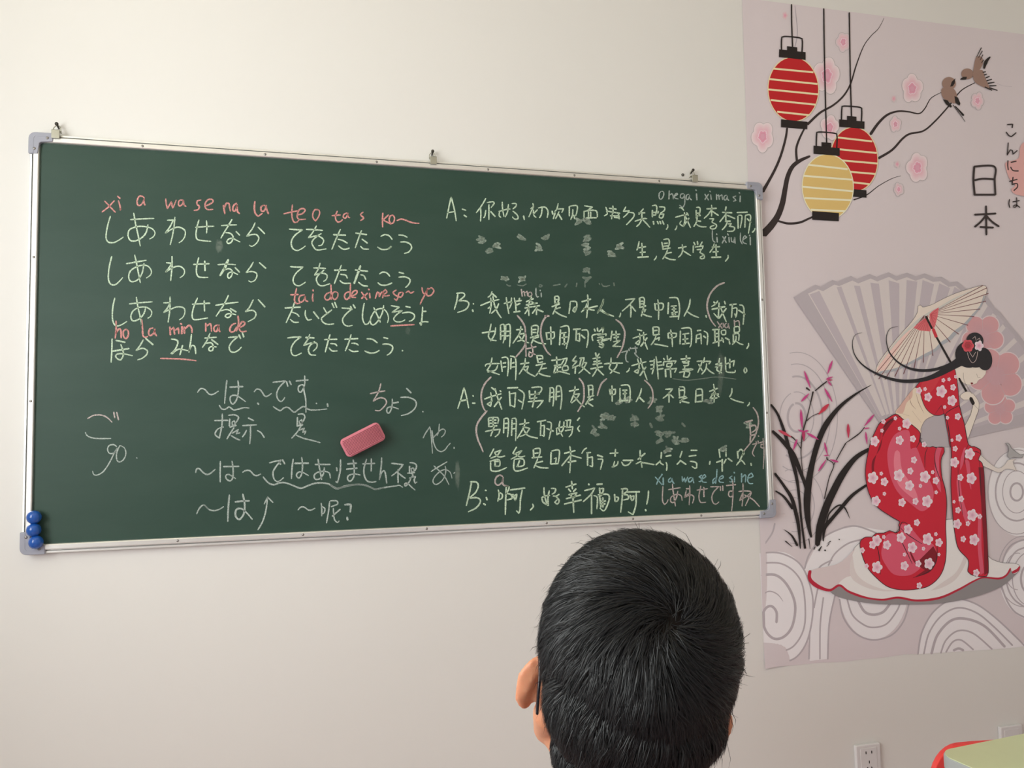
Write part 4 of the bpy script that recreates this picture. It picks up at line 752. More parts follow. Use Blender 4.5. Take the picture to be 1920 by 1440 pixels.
# big grey fan with pink flowers
s=art(0.000006); QX,QY=985,1465
def toP(x,y,t): return (x+(QX-x)*t,y+(QY-y)*t)
outer=[(192,310),(355,215),(395,230),(483,180),(520,192),(622,150),(668,172),(763,135),(815,157),(905,122),(962,152),(1043,125),(1110,152),(1175,130),(1245,160),(1302,155),(1365,197),(1420,190),(1490,250),(1560,255),(1640,300),(1700,388),(1745,425),(1815,515),(1885,595),(1960,690),(2050,800),(2120,920),(2150,1050),(2200,1190)]
def q2p(P): return [(1440+x/4,480+y/4) for x,y in P]
LIGHT=PC(182,174,175); FG=PC(158,150,156)
s.fill(q2p(outer+[toP(*p,0.82) for p in outer[::-1]]),FG)
inner=[(x+(985-x)*0.03*1.0,y+34) for x,y in outer]; inner[0]=(300,282)
s.fill(q2p([inner[0]]+inner[1:]+[toP(*p,0.78) for p in inner[::-1]]),LIGHT)
for a,b in (((312,288),(385,262)),((515,235),(550,228)),((645,222),(690,225)),((768,200),(832,208)),((905,182),(985,206)),((1040,180),(1120,192)),((1160,180),(1245,212)),((1285,205),(1365,240)),((1398,232),(1475,275)),((1560,370),(1612,335)),((1650,372),(1692,418)),((1722,440),(1772,498)),((1790,530),(1855,605)),((1872,640),(1935,722)),((1945,765),(2010,865)),((2000,930),(2045,1030)),((2045,1085),(2060,1190))):
    s.fill(q2p([a,b,toP(*b,0.84),toP(*a,0.84)]),GREY)
s.fill(q2p([(1150,1250),(1250,1190),(1330,1180),(1372,1430),(1180,1432),(1140,1330)]),FG)
s.fill(q2p([(1510,1362),(1960,1262),(1960,1170),(1500,1300)]),FG)
done(s,'folding_fan','large grey pleated fan')
def big_flower(s,cx,cy,r,n=5,rot=0,col=PC(190,142,147)):
    for pas,(dr,cc) in enumerate(((8,PC(190,176,180)),(0,col))):
        for i in range(n):
            a=rot+2*math.pi*i/n; px,py=cx+math.cos(a)*r*0.62,cy+math.sin(a)*r*0.66
            P=[(1440+(px+(r*0.44+dr)*math.cos(t))/4,480+(py+(r*0.44+dr)*math.sin(t))/4) for t in [2*math.pi*k/28 for k in range(28)]]
            s.fan((1440+cx/4,480+cy/4),P,PC(176,140,148) if pas else cc,cc)
    s.fill([(1440+(cx+r*0.36*math.cos(2*math.pi*k/20))/4,480+(cy+r*0.36*math.sin(2*math.pi*k/20))/4) for k in range(20)],PC(180,142,150))
    for i in range(n):
        a=rot+2*math.pi*(i+.5)/n; s.stroke([(1440+(cx+math.cos(a)*r*0.2)/4,480+(cy+math.sin(a)*r*0.2)/4),(1440+(cx+math.cos(a)*r*0.82)/4,480+(cy+math.sin(a)*r*0.82)/4)],[0.5,1.4],PC(176,150,156))
for cx,cy,r,rot in ((1610,600,150,0.3),(1740,1150,110,0.9),(1710,900,195,0.5)):
    s=art(0.000004); big_flower(s,cx,cy,r,rot=rot); done(s,'fan_flower')
# orchid grass
s=art(0.000003)
for st,wd in (("158,408 200,470 245,590 285,740 325,900 352,1150 375,1330",[12,18,24,22,16,13,15]),("168,578 230,640 300,730 350,850 378,930 392,1000",[16,26,30,26,20,20]),
("802,280 700,340 600,420 520,520 470,620 430,750 400,900 388,1050 398,1180 415,1258",[2,14,24,36,36,34,42,46,36,12]),("785,695 700,750 620,850 560,960 510,1070 470,1200 455,1308",[22,32,44,46,48,48,30]),
("770,925 680,990 600,1080 540,1150 502,1200 492,1285",[14,20,24,22,26,6]),("183,850 240,930 290,1010 318,1110 335,1200 345,1332",[14,18,24,24,18,6]),("187,963 240,1000 295,1075",[8,16,18]),
("510,1190 530,1110 590,1055 630,1070 665,1142",[7,9,10,9,1]),("240,1210 290,1250 325,1312",[2,12,16]),("250,1285 290,1320",[8,3]),("400,1270 408,1335",[6,3]),("440,1322 432,1338",6),("482,1318 465,1345",[5,12]),("503,1342 506,1346",10),("540,1285 520,1300",[6,3]),("594,1273 597,1275",8),("530,1300 515,1320",[5,3])):
    lines(s,'T',st,wd,INK)
done(s,'orchid_leaves','black brush painted grass leaves')
s=art(0.000003)
for st,wd in (("368,900 352,760 350,690 360,590 385,500 410,400 427,325",[4,5,6,9,8,6,11]),("385,512 420,482 465,462",[7,4,5]),("440,318 480,285 515,258",[6,9,7]),("285,612 310,632 350,692",[10,4,6]),("500,1012 530,880 560,795 520,760",[7,6,6,5]),("560,795 600,720 637,655",[5,6,8]),("640,652 725,592 757,552",[4,8,5]),("385,300 405,315",[12,8])): lines(s,'T',st,wd,BRN)
MG=PC(190,70,132); MG2=PC(178,58,100)
for a,b,w_,c in (((370,188),(410,300),16,MG),((350,388),(402,335),16,MG),((552,122),(520,210),16,MG),((510,245),(553,228),14,MG),((515,250),(552,248),10,MG2),((520,252),(546,286),14,MG),((500,300),(550,388),17,MG),((530,402),(462,470),26,PC(196,60,80)),((348,435),(357,560),18,MG),((202,570),(288,616),20,PC(190,70,90)),((328,568),(368,582),14,MG),((398,572),(368,582),16,MG),((365,572),(368,642),22,MG2),((385,588),(462,632),17,MG),((325,628),(300,700),16,MG),((500,648),(520,732),14,MG),((460,837),(512,760),14,MG),((592,777),(538,760),16,MG),((494,735),(532,732),10,MG),((652,528),(655,622),20,PC(190,62,90)),((822,468),(757,546),16,MG),((752,562),(790,556),11,MG),((765,580),(775,662),14,MG),((515,740),(518,765),10,BRN)):
    lines(s,'T',f"{a[0]},{a[1]} {(a[0]*.6+b[0]*.4):.1f},{(a[1]*.6+b[1]*.4):.1f} {b[0]},{b[1]}",[1,w_*0.8,w_,w_*0.55,3],c)
done(s,'orchid_flowers','magenta orchid sprigs on thin stems')
# mat under the woman
s=art(0.00001)
shape(s,'U',"480,395 540,363 600,405 700,440 890,440 1000,460 1130,440 1240,395 1330,345 1390,320 1480,330 1545,272 1595,290 1500,372 1350,432 1150,472 950,480 750,476 600,452 520,427",PC(126,122,124))
shape(s,'U',"365,290 440,268 540,240 610,190 640,140 720,90 900,60 1215,-20 1260,100 1330,150 1410,190 1440,215 1500,235 1580,240 1605,260 1590,293 1562,300 1548,268 1525,308 1480,330 1390,320 1330,345 1240,395 1130,440 1000,458 890,440 780,450 700,440 600,405 540,365 490,398 430,380 372,340",PC(206,198,198),edge=PC(70,60,64),ew=2)
shape(s,'U',"385,278 540,238 640,148 618,200 622,260 650,310 590,318 545,350 540,365 495,395 430,375 385,330",PC(188,176,178))
shape(s,'U',"622,190 640,290 700,350 800,390 900,400 800,402 700,380 620,330 605,260/1150,350 1230,290 1280,190 1290,230 1230,330 1150,380 1080,400",PC(190,182,182))
lines(s,'U',"372,285 368,320 385,350 430,380 490,396 545,368 600,405 700,440 800,452 890,440 1000,457 1130,442 1240,395 1330,345 1390,322 1480,328 1525,308 1548,270",[18,24,14,12,14,10,12,13,12,14,13,12,10,9,12,10],PC(188,44,66)); lines(s,'U',"1562,292 1590,278 1602,258",[14,18,8],PC(188,44,66))
done(s,'picnic_mat','pale mat with a red rim')
# parasol
s=art(0.000006)
shape(s,'R',"215,918 245,820 420,590 560,430 618,335 622,278 645,266 670,287 760,262 850,215 1010,145 1240,78 1285,102 1282,160 1230,285 1150,370 1100,440 1050,490 970,545 930,590 850,640 790,700 680,760 590,805 500,850 400,895 300,920",PC(197,186,178),edge=PC(96,90,92),ew=4)
shape(s,'R',"225,890 300,760 460,570 560,500 480,620 360,800 290,900",PC(206,176,170))
lines(s,'R',"255,918 400,890 500,850 590,805 680,758 790,700 850,640 930,590 980,535 1050,480 1100,430 1150,368 1225,280 1262,180",[18,24,24,22,24,30,28,34,36,34,26,20,16,16],PC(148,150,157))
lines(s,'R',"232,862 420,615 560,475 700,370 850,285 1000,195 1240,90",[6,12,22,34,26,12,5],PC(176,174,170))
RIB=PC(112,66,70)
for x,y in ((205,945),(245,980),(305,985),(400,955),(485,930),(585,880),(675,820),(767,755),(935,625),(1018,548),(1105,462),(1165,378),(1222,305),(1278,230),(1302,155),(1288,102),(1250,78)):
    hx,hy=(715+ (0 if x>700 else -30),365) if x<960 else (735,355)
    lines(s,'R',f"{hx},{hy} {x},{y}",[3,7],RIB,step=30)
shape(s,'R',"580,485 640,430 705,385 752,498 740,522 640,512/735,352 770,320 824,290 812,380 785,482 765,495 735,420",PC(204,104,110),smooth=False)
for i in range(6): lines(s,'R',f"{600+i*24},{500+i*3} 715,{372}/745,{360} {775+i*8},{480-i*35}",3,PC(178,60,70),step=30)
lines(s,'R',"700,378 758,492",21,INK,step=30); lines(s,'R',"770,500 800,575",30,PC(200,60,72),step=30); lines(s,'R',"805,582 940,822",20,INK,step=30); lines(s,'R',"1015,965 1095,1110",20,INK,step=30); lines(s,'R',"1130,1160 1160,1222",34,INK,step=30)
done(s,'parasol','cream paper parasol with dark ribs')
# the kneeling woman
LINE=PC(52,36,42)
s=art(0.00001)
shape(s,'Q',"1540,1110 1582,1105 1578,1160 1500,1375 1468,1290 1478,1270 1520,1190",SKIN,smooth=False,edge=PC(90,80,80),ew=3)
shape(s,'Q',"1440,1050 1478,1020 1510,1018 1545,1040 1582,1100 1578,1150 1540,1110 1510,1078 1470,1080",SKIN,edge=PC(120,110,108),ew=2)
shape(s,'S',"1048,345 1130,418 1185,447 1230,420 1252,388 1312,380 1285,398 1300,440 1310,468 1280,456 1235,452 1190,478 1130,456 1042,408",PC(196,188,184),edge=PC(120,112,112),ew=2)
shape(s,'R',"965,885 1030,850 1200,862 1280,893 1276,930 1240,975 1217,985 1200,1000 1190,1022 1160,1032 1145,1036 1080,1030 1040,1000 985,980",SKIN,edge=PC(150,138,130),ew=2)
shape(s,'R',"1128,1018 1145,1012 1158,1022 1142,1036",PC(120,30,40)); lines(s,'R',"1190,930 1200,965 1225,965/1060,920 1070,1000 1140,1120",3,PC(120,105,100))
lines(s,'R',"1020,975 1085,1090",19,INK,step=30); lines(s,'R',"1132,1165 1158,1218",32,INK,step=30)
done(s,'face_and_arms','pale face, arms and hands')
s=art(0.00001)
shape(s,'Q',"955,1175 1000,1110 1060,1030 1105,985 1135,1005 1180,1130 1250,1195 1180,1230 1145,1300 1150,1330 1080,1290 1000,1215",PC(208,190,172),edge=PC(120,100,92),ew=2)
shape(s,'Q',"958,1172 1000,1110 1060,1030 1085,1000 1080,1060 1040,1100 1010,1180",PC(194,158,148))
lines(s,'Q',"1060,1050 1075,1110 1110,1150/1080,1160 1150,1250/1110,1030 1130,1100 1170,1180/1000,1180 1060,1200",[1,4,1],PC(140,110,100)); done(s,'sash','pale sash round the waist')
def kflower(s,x,y,r):
    P=[]
    for i in range(40):
        t=2*math.pi*i/40+x; k=0.70+0.30*abs(math.cos(2.5*t)); P.append((x+r*0.94*k*math.cos(t),y+r*1.08*k*math.sin(t)))
    s.fan((x,y),P,PC(186,140,162),PC(226,198,206),mid=(0.42,PC(206,168,184),1))
s=art(0.000006)
shape(s,'S',"455,62 395,92 340,125 305,190 280,245 262,310 240,430 240,520 265,630 320,720 420,790 482,828 474,850 480,888 450,905 410,890 370,907 312,910 285,936 240,936 200,970 210,1050 250,1150 320,1230 400,1290 500,1312 600,1306 690,1282 765,1215 803,1120 812,1000 808,850 815,700 805,600 780,500 775,390 798,330 796,300 760,298 742,302 715,292 680,300 628,258 626,195 570,140 500,95",KRED,edge=LINE,ew=5)
shape(s,'S',"345,300 380,130 470,70 400,160 350,250 300,420 310,560 290,520 285,400",DRED)
shape(s,'S',"450,205 545,180 560,310 600,300 660,460 720,600 705,700 640,752 560,700 470,620 420,520 395,400 400,300",PINKK)
shape(s,'S',"448,330 480,332 500,460 590,600 615,680 560,650 470,560 440,430",PK2)
shape(s,'S',"385,925 460,920 540,1030 650,1110 570,1200 450,1205 385,1140 350,1050/735,320 780,305 760,400 775,620 735,540",PINKK)
shape(s,'S',"480,850 540,850 640,960 720,990 740,1100 600,1120 520,1050",PINKK); shape(s,'S',"540,1000 600,1120 720,1000 750,1080 700,1180 580,1225 660,1170 580,1110",DRED); shape(s,'S',"660,310 700,300 735,310 725,400 735,520 690,470",KRED)
lines(s,'S',"628,196 620,260 600,300/680,300 662,350 660,440/742,302 730,360 738,440 775,540/475,860 540,920 640,985/460,900 520,1020 570,1125/290,940 330,1040 345,1200/450,905 475,880 500,830 550,850/575,1225 650,1200 715,1155 745,1080 745,950/340,240 350,180 400,120 485,75",[2,6,3],LINE)
for x,y,r in ((290,515,42),(372,543,30),(350,485,14),(303,255,36),(480,248,32),(575,238,24),(530,130,36),(480,165,14),(355,180,14),(365,115,18),(582,388,24),(556,467,24),(475,498,42),(550,570,36),(660,508,42),(738,535,26),(715,475,14),(628,572,14),(740,618,14),(312,680,36),(497,690,30),(593,682,24),(676,682,42),(372,628,14),(603,833,24),(680,950,42),(760,975,30),(738,915,14),(390,992,32),(318,960,38),(490,940,36),(540,880,34),(570,1010,38),(515,1060,14),(650,1018,14),(320,1150,42),(515,1140,32),(613,1125,24),(690,1125,40),(620,1280,22),(215,1030,20),(245,1142,18),(760,1060,12),(290,990,30),(368,935,14),(655,278,20),(450,92,14)):
    kflower(s,1560+x/3.789,760+y/3.789,r/3.789)
done(s,'kimono_skirt','red kimono skirt with pale blossoms')
s=art(0.000006)
shape(s,'Q',"1105,985 1160,930 1280,890 1385,838 1412,900 1425,1000 1440,1150 1472,1330 1500,1432 1380,1445 1350,1330 1322,1180 1290,1195 1240,1190 1190,1150 1160,1090 1135,1005",KRED,edge=LINE,ew=4)
shape(s,'S',"808,60 905,0 925,80 940,130 970,278 1010,292 1055,318 1058,348 1040,385 1075,440 1090,700 1105,1000 1110,1190 1080,1215 1030,1215 985,1200 965,1180 968,1100 900,1020 875,920 855,750 845,560 848,330 825,140",KRED,edge=LINE,ew=5)
shape(s,'S',"1040,440 1073,440 1090,700 1105,1000 1108,1190 1082,1205 1078,1000 1060,700",DRED,smooth=False)
shape(s,'S',"1040,760 1060,800 1062,1000 1078,1190 1055,1205 1035,1000/905,480 925,640 960,760 990,830 960,860 905,700 885,540/940,300 915,380 910,460 930,420 950,300/945,390 975,400 990,600 975,560",PINKK)
shape(s,'Q',"1160,945 1250,910 1300,900 1240,1000 1180,1050 1150,1010",PC(206,60,72)); lines(s,'Q',"1250,1190 1300,1120 1320,1180/1330,1190 1345,1250 1370,1420",[1,4,2],LINE)
lines(s,'S',"968,280 945,340 940,420/1058,348 1030,330 1000,330/1040,385 1050,430 1060,640/895,440 905,620 930,780",[2,5,2],LINE)
for x,y,r in ((893,80,24),(900,230,24),(875,308,20),(978,345,40),(870,405,36),(912,512,24),(990,518,40),(918,665,22),(867,685,12),(895,745,22),(997,780,42),(890,843,34),(932,950,22),(1010,955,40),(1025,1190,26),(852,248,12),(820,88,14),(965,840,18),(1050,790,18)): kflower(s,1560+x/3.789,760+y/3.789,r/3.789)
for x,y,r in ((1300,1015,45),(1380,1085,40),(1200,1058,32),(1388,985,24),(1315,932,16),(1358,925,14),(1178,998,15),(1325,1133,14),(1425,1203,24),(1430,1365,26),(1132,1010,26),(1408,905,14)): kflower(s,1440+x/4,480+y/4,r/4)
done(s,'kimono_top','red kimono top with its long hanging sleeve')
s=art(0.00001); HR=PC(38,36,40)
lines(s,'Q',"705,575 655,592 633,650 650,740 720,825 850,898 1000,937 1150,930 1280,885 1440,790",[2,5,8,13,18,24,28,34,50,74],HR); lines(s,'Q',"975,528 912,548 888,620 910,720 980,800 1080,848 1200,858 1310,835 1410,790",[2,5,7,11,15,20,22,22,26],HR)
ell(s,'R',1172,612,83,80,HR); ell(s,'R',1115,742,132,130,HR); ell(s,'R',1264,788,75,110,HR,tilt=-8); ell(s,'R',1180,790,110,80,HR)
x,y=1600+1105/5.1429,520+660/5.1429
P=[(x+11.5*(0.85+0.15*abs(math.cos(3*t)))*math.cos(t),y+12*(0.85+0.15*abs(math.cos(3*t)))*math.sin(t)) for t in [2*math.pi*k/36 for k in range(36)]]
s.fan((x,y),P,PC(150,60,66),PC(212,92,104),mid=(0.5,PC(190,62,76),1)); lines(s,'R',"1090,650 1110,640 1125,660 1110,680 1085,672 1080,640 1110,625 1145,650",[3,5],PC(130,60,60))
kflower(s,1600+1212/5.1429,520+660/5.1429,9.5)
lines(s,'R',"1100,725 1115,780 1150,825 1185,790 1200,715/1120,720 1150,770 1180,720/1150,590 1175,570 1185,610/1195,600 1220,585 1225,625",3.5,PC(200,180,176))
done(s,'black_hair','black pinned up hair with long ribbons and two flowers')
s=art(0.00001); shape(s,'S',"1232,270 1248,268 1262,278 1272,300 1300,325 1340,352 1364,345 1350,372 1320,372 1290,368 1262,378 1246,360 1256,320 1250,290",PC(150,148,150),edge=PC(90,88,90),ew=3); done(s,'bird','small grey bird by the open hand')
# ---------------------------------------------------------------- wall sockets
M_sock=mat('socket_plastic',(0.74,0.72,0.73),0.25); M_hole=mat('socket_hole',(0.01,0.01,0.01),0.8)
def socket(px,label,pins):
    a=on_y(px[0],px[1],-0.013); x0,z1=a.x,a.z; W=0.086; x1,z0=x0+W,z1-W
    t=thing('wall_socket',label,'socket',((x0+x1)/2,0,(z0+z1)/2)); cx,cz=(x0+x1)/2,(z0+z1)/2
    bm=bmesh.new(); prism(bm,rrect(-W/2,-W/2,W/2,W/2,0.004),'y',0,-0.013); bobj('socket_plate',bm,M_sock,t,bevel=0.0035,seg=3)
    bm=bmesh.new(); prism(bm,rrect(-W/2+0.014,-W/2+0.010,W/2-0.014,W/2-0.010,0.003),'y',-0.012,-0.0142); bobj('socket_insert',bm,M_sock,t,bevel=0.001)
    if pins:
        for hx,hz,r in ((-0.010,0.020,0),(0.010,0.020,0),(0,-0.008,0),(-0.008,-0.026,0.5),(0.008,-0.026,-0.5)):
            bm=bmesh.new(); M=Matrix.Translation((hx,0,hz))@Matrix.Rotation(r,4,'Y')
            ps=rrect(-0.0016,-0.0042,0.0016,0.0042,0.0012,3); prism(bm,ps,'y',-0.0138,-0.01455); bmesh.ops.transform(bm,matrix=M,verts=bm.verts); bobj('pin_hole',bm,M_hole,t)
    else:
        bm=bmesh.new(); lathe(bm,[(0.0055,0.001),(0.005,0.0022),(0.0024,0.0022),(0.0022,0)],16,Matrix.Translation((0,-0.0138,0.004))@Matrix.Rotation(math.pi/2,4,'X')); bobj('cable_jack',bm,M_hole,t)
    return t
socket((1605,1399),'white power socket with pin holes, low on the wall under the mural',True)
socket((1876,1364),'white cable outlet low on the wall, partly hidden by the green table',False)
# ---------------------------------------------------------------- green table
M_green=mat('pale_green_laminate',(0.64,0.70,0.43),0.38,var=0.10,vscale=9); M_edge=mat('grey_table_edging',(0.40,0.42,0.42),0.45); M_leg=mat('grey_steel_tube',(0.36,0.37,0.38),0.35,metal=0.6)
ZT=0.74
p0=on_z(1751,1409,ZT); tang=math.radians(5.5)
tb=thing('school_table','table with a pale green top, grey edging and a rounded corner, at the lower right','table',(p0.x,p0.y,0),(0,0,tang))
TW,TD=1.2,0.5
def topo(a,b,e):
    r=0.035; o=rrect(-e,-TD-e,TW+e,0+e,r,8); return o
bm=bmesh.new(); prism(bm,topo(0,0,0),'z',ZT-0.026,ZT-0.0008); bobj('table_edging',bm,M_edge,tb,bevel=0.003)
bm=bmesh.new(); prism(bm,topo(0,0,-0.0015),'z',ZT-0.004,ZT); bobj('table_top',bm,M_green,tb)
for x in (0.06,TW-0.06):
    for y in (-0.06,-TD+0.06):
        bm=bmesh.new(); tube(bm,[(x,y,0),(x,y,ZT-0.026)],0.016,14); bobj('leg',bm,M_leg,tb,smooth=True)
bm=bmesh.new()
for q in ((0.06,-0.075,TW-0.06,-0.05),(0.06,-TD+0.05,TW-0.06,-TD+0.075)): box(bm,q[0],q[1],ZT-0.075,q[2],q[3],ZT-0.0255)
for q in ((0.05,-TD+0.06,0.075,-0.06),(TW-0.075,-TD+0.06,TW-0.05,-0.06)): box(bm,q[0],q[1],ZT-0.075,q[2],q[3],ZT-0.0255)
bobj('apron_frame',bm,M_leg,tb)
# ---------------------------------------------------------------- red plastic chair
M_red=mat('red_plastic',(0.92,0.065,0.06),0.35,spec=0.5)
def chair(label,loc,rot,w=0.42,hs=0.42,hb=0.66,m=M_red,group=None):
    """local frame: sitter looks along -y; the back panel stands at +y"""
    t=thing('plastic_chair',label,'chair',loc,(0,0,rot),group)
    bm=bmesh.new(); prism(bm,rrect(-w/2,-0.20,w/2,0.20,0.06,8),'z',hs-0.022,hs); bobj('seat',bm,m,t,bevel=0.008,seg=3)
    bm=bmesh.new(); n=14; rows=10; rings=[]
    ps=rrect(-w/2,hs+0.05,w/2,hb,0.075,8)
    prism(bm,ps,'y',-0.009,0.009)
    bmesh.ops.bisect_plane(bm,geom=bm.verts[:]+bm.edges[:]+bm.faces[:],plane_co=(0,0,0),plane_no=(1,0,0))
    for xx in (-0.15,-0.1,-0.05,0.05,0.1,0.15): bmesh.ops.bisect_plane(bm,geom=bm.verts[:]+bm.edges[:]+bm.faces[:],plane_co=(xx,0,0),plane_no=(1,0,0))
    for v in bm.verts: v.co.y+=0.205+0.10*(v.co.z-hs)-1.0*v.co.x**2*0.9
    bobj('backrest',bm,m,t,bevel=0.004,seg=3)
    for sx in (-1,1):
        bm=bmesh.new(); tube(bm,[(sx*(w/2-0.03),-0.21,0),(sx*(w/2-0.04),-0.15,hs-0.02)],0.013,12); bobj('leg',bm,M_leg,t,smooth=True)
        bm=bmesh.new(); tube(bm,[(sx*(w/2-0.03),0.24,0),(sx*(w/2-0.05),0.17,hs-0.03),(sx*(w/2-0.06),0.19,hs+0.12)],0.013,12); bobj('leg',bm,M_leg,t,smooth=True)
    return t
YC=-0.70; q=on_y(1768,1393,YC); CR=math.radians(-17); cl=Vector((-0.165,0.215,0)); cl.rotate(Euler((0,0,CR)))
chair('bright red plastic chair standing between the green table and the wall',(q.x-cl.x,YC-cl.y,0),CR,w=0.42,hs=0.40,hb=q.z)
# ---------------------------------------------------------------- student seen from behind
HC=CAM+ray(1192,1211)*0.652                      # middle of the skull
HR3=Euler((math.radians(14),math.radians(14),math.radians(-12)),'XYZ').to_matrix()   # tipped back towards the board and a little to one side
MH=Matrix.Translation(HC)@HR3.to_4x4()@Matrix.Translation((0,0.005,-0.040))
def H(x,y,z): return MH@Vector((x,y,z))
def sock_ball(bm,c,r,M=Matrix(),u=28,v=18):
    m=M@Matrix.Translation(c)@Matrix.Diagonal((r[0],r[1],r[2],1)) if not isinstance(r,(int,float)) else M@Matrix.Translation(c)@Matrix.Scale(r,4)
    bmesh.ops.create_uvsphere(bm,u_segments=u,v_segments=v,radius=1,matrix=m)
def limb(bm,pts,rs,n=18):
    pts=[Vector(p) for p in pts]; P=[];R=[]
    for i in range(len(pts)-1):
        for k in range(6):
            t=k/6; P.append(pts[i].lerp(pts[i+1],t)); R.append(rs[i]*(1-t)+rs[i+1]*t)
    P.append(pts[-1]); R.append(rs[-1])
    tube(bm,P,R,n)
    for p,r in ((P[0],R[0]),(P[-1],R[-1])): bmesh.ops.create_uvsphere(bm,u_segments=14,v_segments=10,radius=r*0.995,matrix=Matrix.Translation(p))
def remesh(bm,voxel,smooth=6,fac=0.5):
    me=bpy.data.meshes.new('tmp'); bm.to_mesh(me); bm.free(); o=bpy.data.objects.new('tmp',me); C.link(o)
    r=o.modifiers.new('r','REMESH'); r.mode='VOXEL'; r.voxel_size=voxel; r.use_smooth_shade=True
    s=o.modifiers.new('s','SMOOTH'); s.iterations=smooth; s.factor=fac
    bpy.context.view_layer.update(); ev=o.evaluated_get(bpy.context.evaluated_depsgraph_get()); out=bpy.data.meshes.new_from_object(ev)
    bpy.data.objects.remove(o); bpy.data.meshes.remove(me); return out
SX=HC.x-0.01; SYB=HC.y-0.085
neck0=H(0,-0.022,-0.03); neck1=Vector((SX-0.01,SYB+0.01,HC.z-0.20))
chest=Vector((SX,SYB-0.01,HC.z-0.36)); belly=Vector((SX,SYB-0.03,0.66)); hip=Vector((SX,SYB-0.05,0.53))
# thighs, knees, feet, hands
def body_points(s):
    sh=Vector((SX+s*0.165,SYB-0.005,HC.z-0.262)); el=Vector((SX+s*0.235,SYB+0.06,HC.z-0.53)); wr=Vector((SX+s*0.14,SYB+0.27,0.575))
    hp=Vector((SX+s*0.085,SYB-0.03,0.495)); kn=Vector((SX+s*0.13,SYB+0.40,0.475)); an=Vector((SX+s*0.13,SYB+0.42,0.085))
    return sh,el,wr,hp,kn,an
bm=bmesh.new()
# skull, face, jaw, nose, brow, chin, cheeks, lips
sock_ball(bm,(0,-0.005,0.040),(0.0745,0.094,0.086),MH,40,28)
sock_ball(bm,(0,-0.045,0.015),(0.0660,0.055,0.060),MH); sock_ball(bm,(0,-0.040,-0.030),(0.053,0.048,0.055),MH)
sock_ball(bm,(0,0.042,-0.012),(0.060,0.053,0.078),MH)
sock_ball(bm,(0,0.040,-0.070),(0.051,0.047,0.036),MH); sock_ball(bm,(0,0.068,-0.088),(0.022,0.018,0.017),MH)
for s in (-1,1):
    sock_ball(bm,(s*0.040,0.062,-0.028),(0.020,0.020,0.020),MH); sock_ball(bm,(s*0.028,0.082,0.022),(0.022,0.010,0.007),MH)
    limb(bm,[H(s*0.052,0.005,-0.040),H(s*0.043,0.045,-0.080)],[0.015,0.013])
limb(bm,[H(0,0.088,0.012),H(0,0.104,-0.018)],[0.006,0.010]); 
for s in (-1,1): sock_ball(bm,(s*0.010,0.096,-0.021),(0.008,0.009,0.007),MH)
limb(bm,[H(-0.020,0.084,-0.049),H(0,0.092,-0.046),H(0.020,0.084,-0.049)],[0.003,0.005,0.003]); limb(bm,[H(-0.018,0.084,-0.056),H(0,0.090,-0.058),H(0.018,0.084,-0.056)],[0.003,0.0055,0.003])
# ears: curled rim, bowl and lobe, standing off the head
for s in (-1,1):
    E=MH@Matrix.Translation((s*(0.0665 if s<0 else 0.0745),-0.004,(-0.014 if s<0 else -0.019)))@Matrix.Rotation(s*math.radians(36 if s<0 else 46),4,'Z')@Matrix.Rotation(math.radians(-8),4,'X')@Matrix.Rotation(-s*math.radians(9),4,'Y')@Matrix.Scale(0.74,4)
    rim=[(0.000,0.010,-0.006),(0.0,0.014,0.012),(0.0,0.008,0.027),(0.0,-0.006,0.032),(0.0,-0.018,0.024),(0.0,-0.022,0.008),(0.0,-0.018,-0.010),(0.0,-0.009,-0.024),(0.0,0.001,-0.030)]
    rim=[E@Vector((s*(0.008+0.010*max(0,-p[1])/0.022),p[1],p[2])) for p in rim]
    limb(bm,rim,[0.003,0.003,0.0033,0.0035,0.0035,0.0033,0.0034,0.0042,0.0045],12)
    sock_ball(bm,(s*0.006,-0.004,0.004),(0.0055,0.018,0.027),E); sock_ball(bm,(s*0.007,0.000,-0.026),(0.005,0.009,0.009),E)
    sock_ball(bm,(s*-0.004,0.004,0.0),(0.010,0.012,0.020),E)
limb(bm,[H(0,-0.028,0.0),(neck0+neck1)/2,neck1],[0.054,0.0575,0.066],26)
limb(bm,[H(0,0.01,-0.04),neck1+Vector((0,0.03,-0.01))],[0.045,0.05],26)
limb(bm,[neck1,chest,belly,hip],[0.075,0.115,0.105,0.12],26)
for s in (-1,1):
    sh,el,wr,hp,kn,an=body_points(s)
    limb(bm,[neck1+Vector((0,0,-0.01)),sh],[0.055,0.055]); limb(bm,[chest+Vector((s*0.05,0,0.0)),belly+Vector((s*0.035,0,0))],[0.10,0.095]); limb(bm,[hip+Vector((s*0.03,0,0)),hp],[0.11,0.10])
    limb(bm,[sh,el],[0.050,0.036]); limb(bm,[el,wr],[0.037,0.024])
    limb(bm,[hp,kn],[0.082,0.055]); limb(bm,[kn,an],[0.055,0.036]); limb(bm,[an,Vector((an.x,an.y+0.02,0.045)),Vector((an.x,an.y+0.15,0.030))],[0.034,0.036,0.026])
    palm=wr+Vector((-s*0.01,0.055,-0.004)); limb(bm,[wr,palm],[0.022,0.026])
    for k,(dx,L) in enumerate(((-0.024,0.062),(-0.008,0.070),(0.009,0.066),(0.025,0.052))):
        a=palm+Vector((dx,0.018,0.0)); b=a+Vector((dx*0.2,L*0.45,0.006)); c=b+Vector((0,L*0.35,-0.010)); d=c+Vector((0,L*0.22,-0.014)); limb(bm,[a,b,c,d],[0.0088,0.0082,0.0075,0.0065],10)
    a=wr+Vector((-s*0.020,0.030,0)); limb(bm,[a,a+Vector((-s*0.028,0.028,-0.004)),a+Vector((-s*0.036,0.055,-0.012))],[0.011,0.0095,0.008],10)
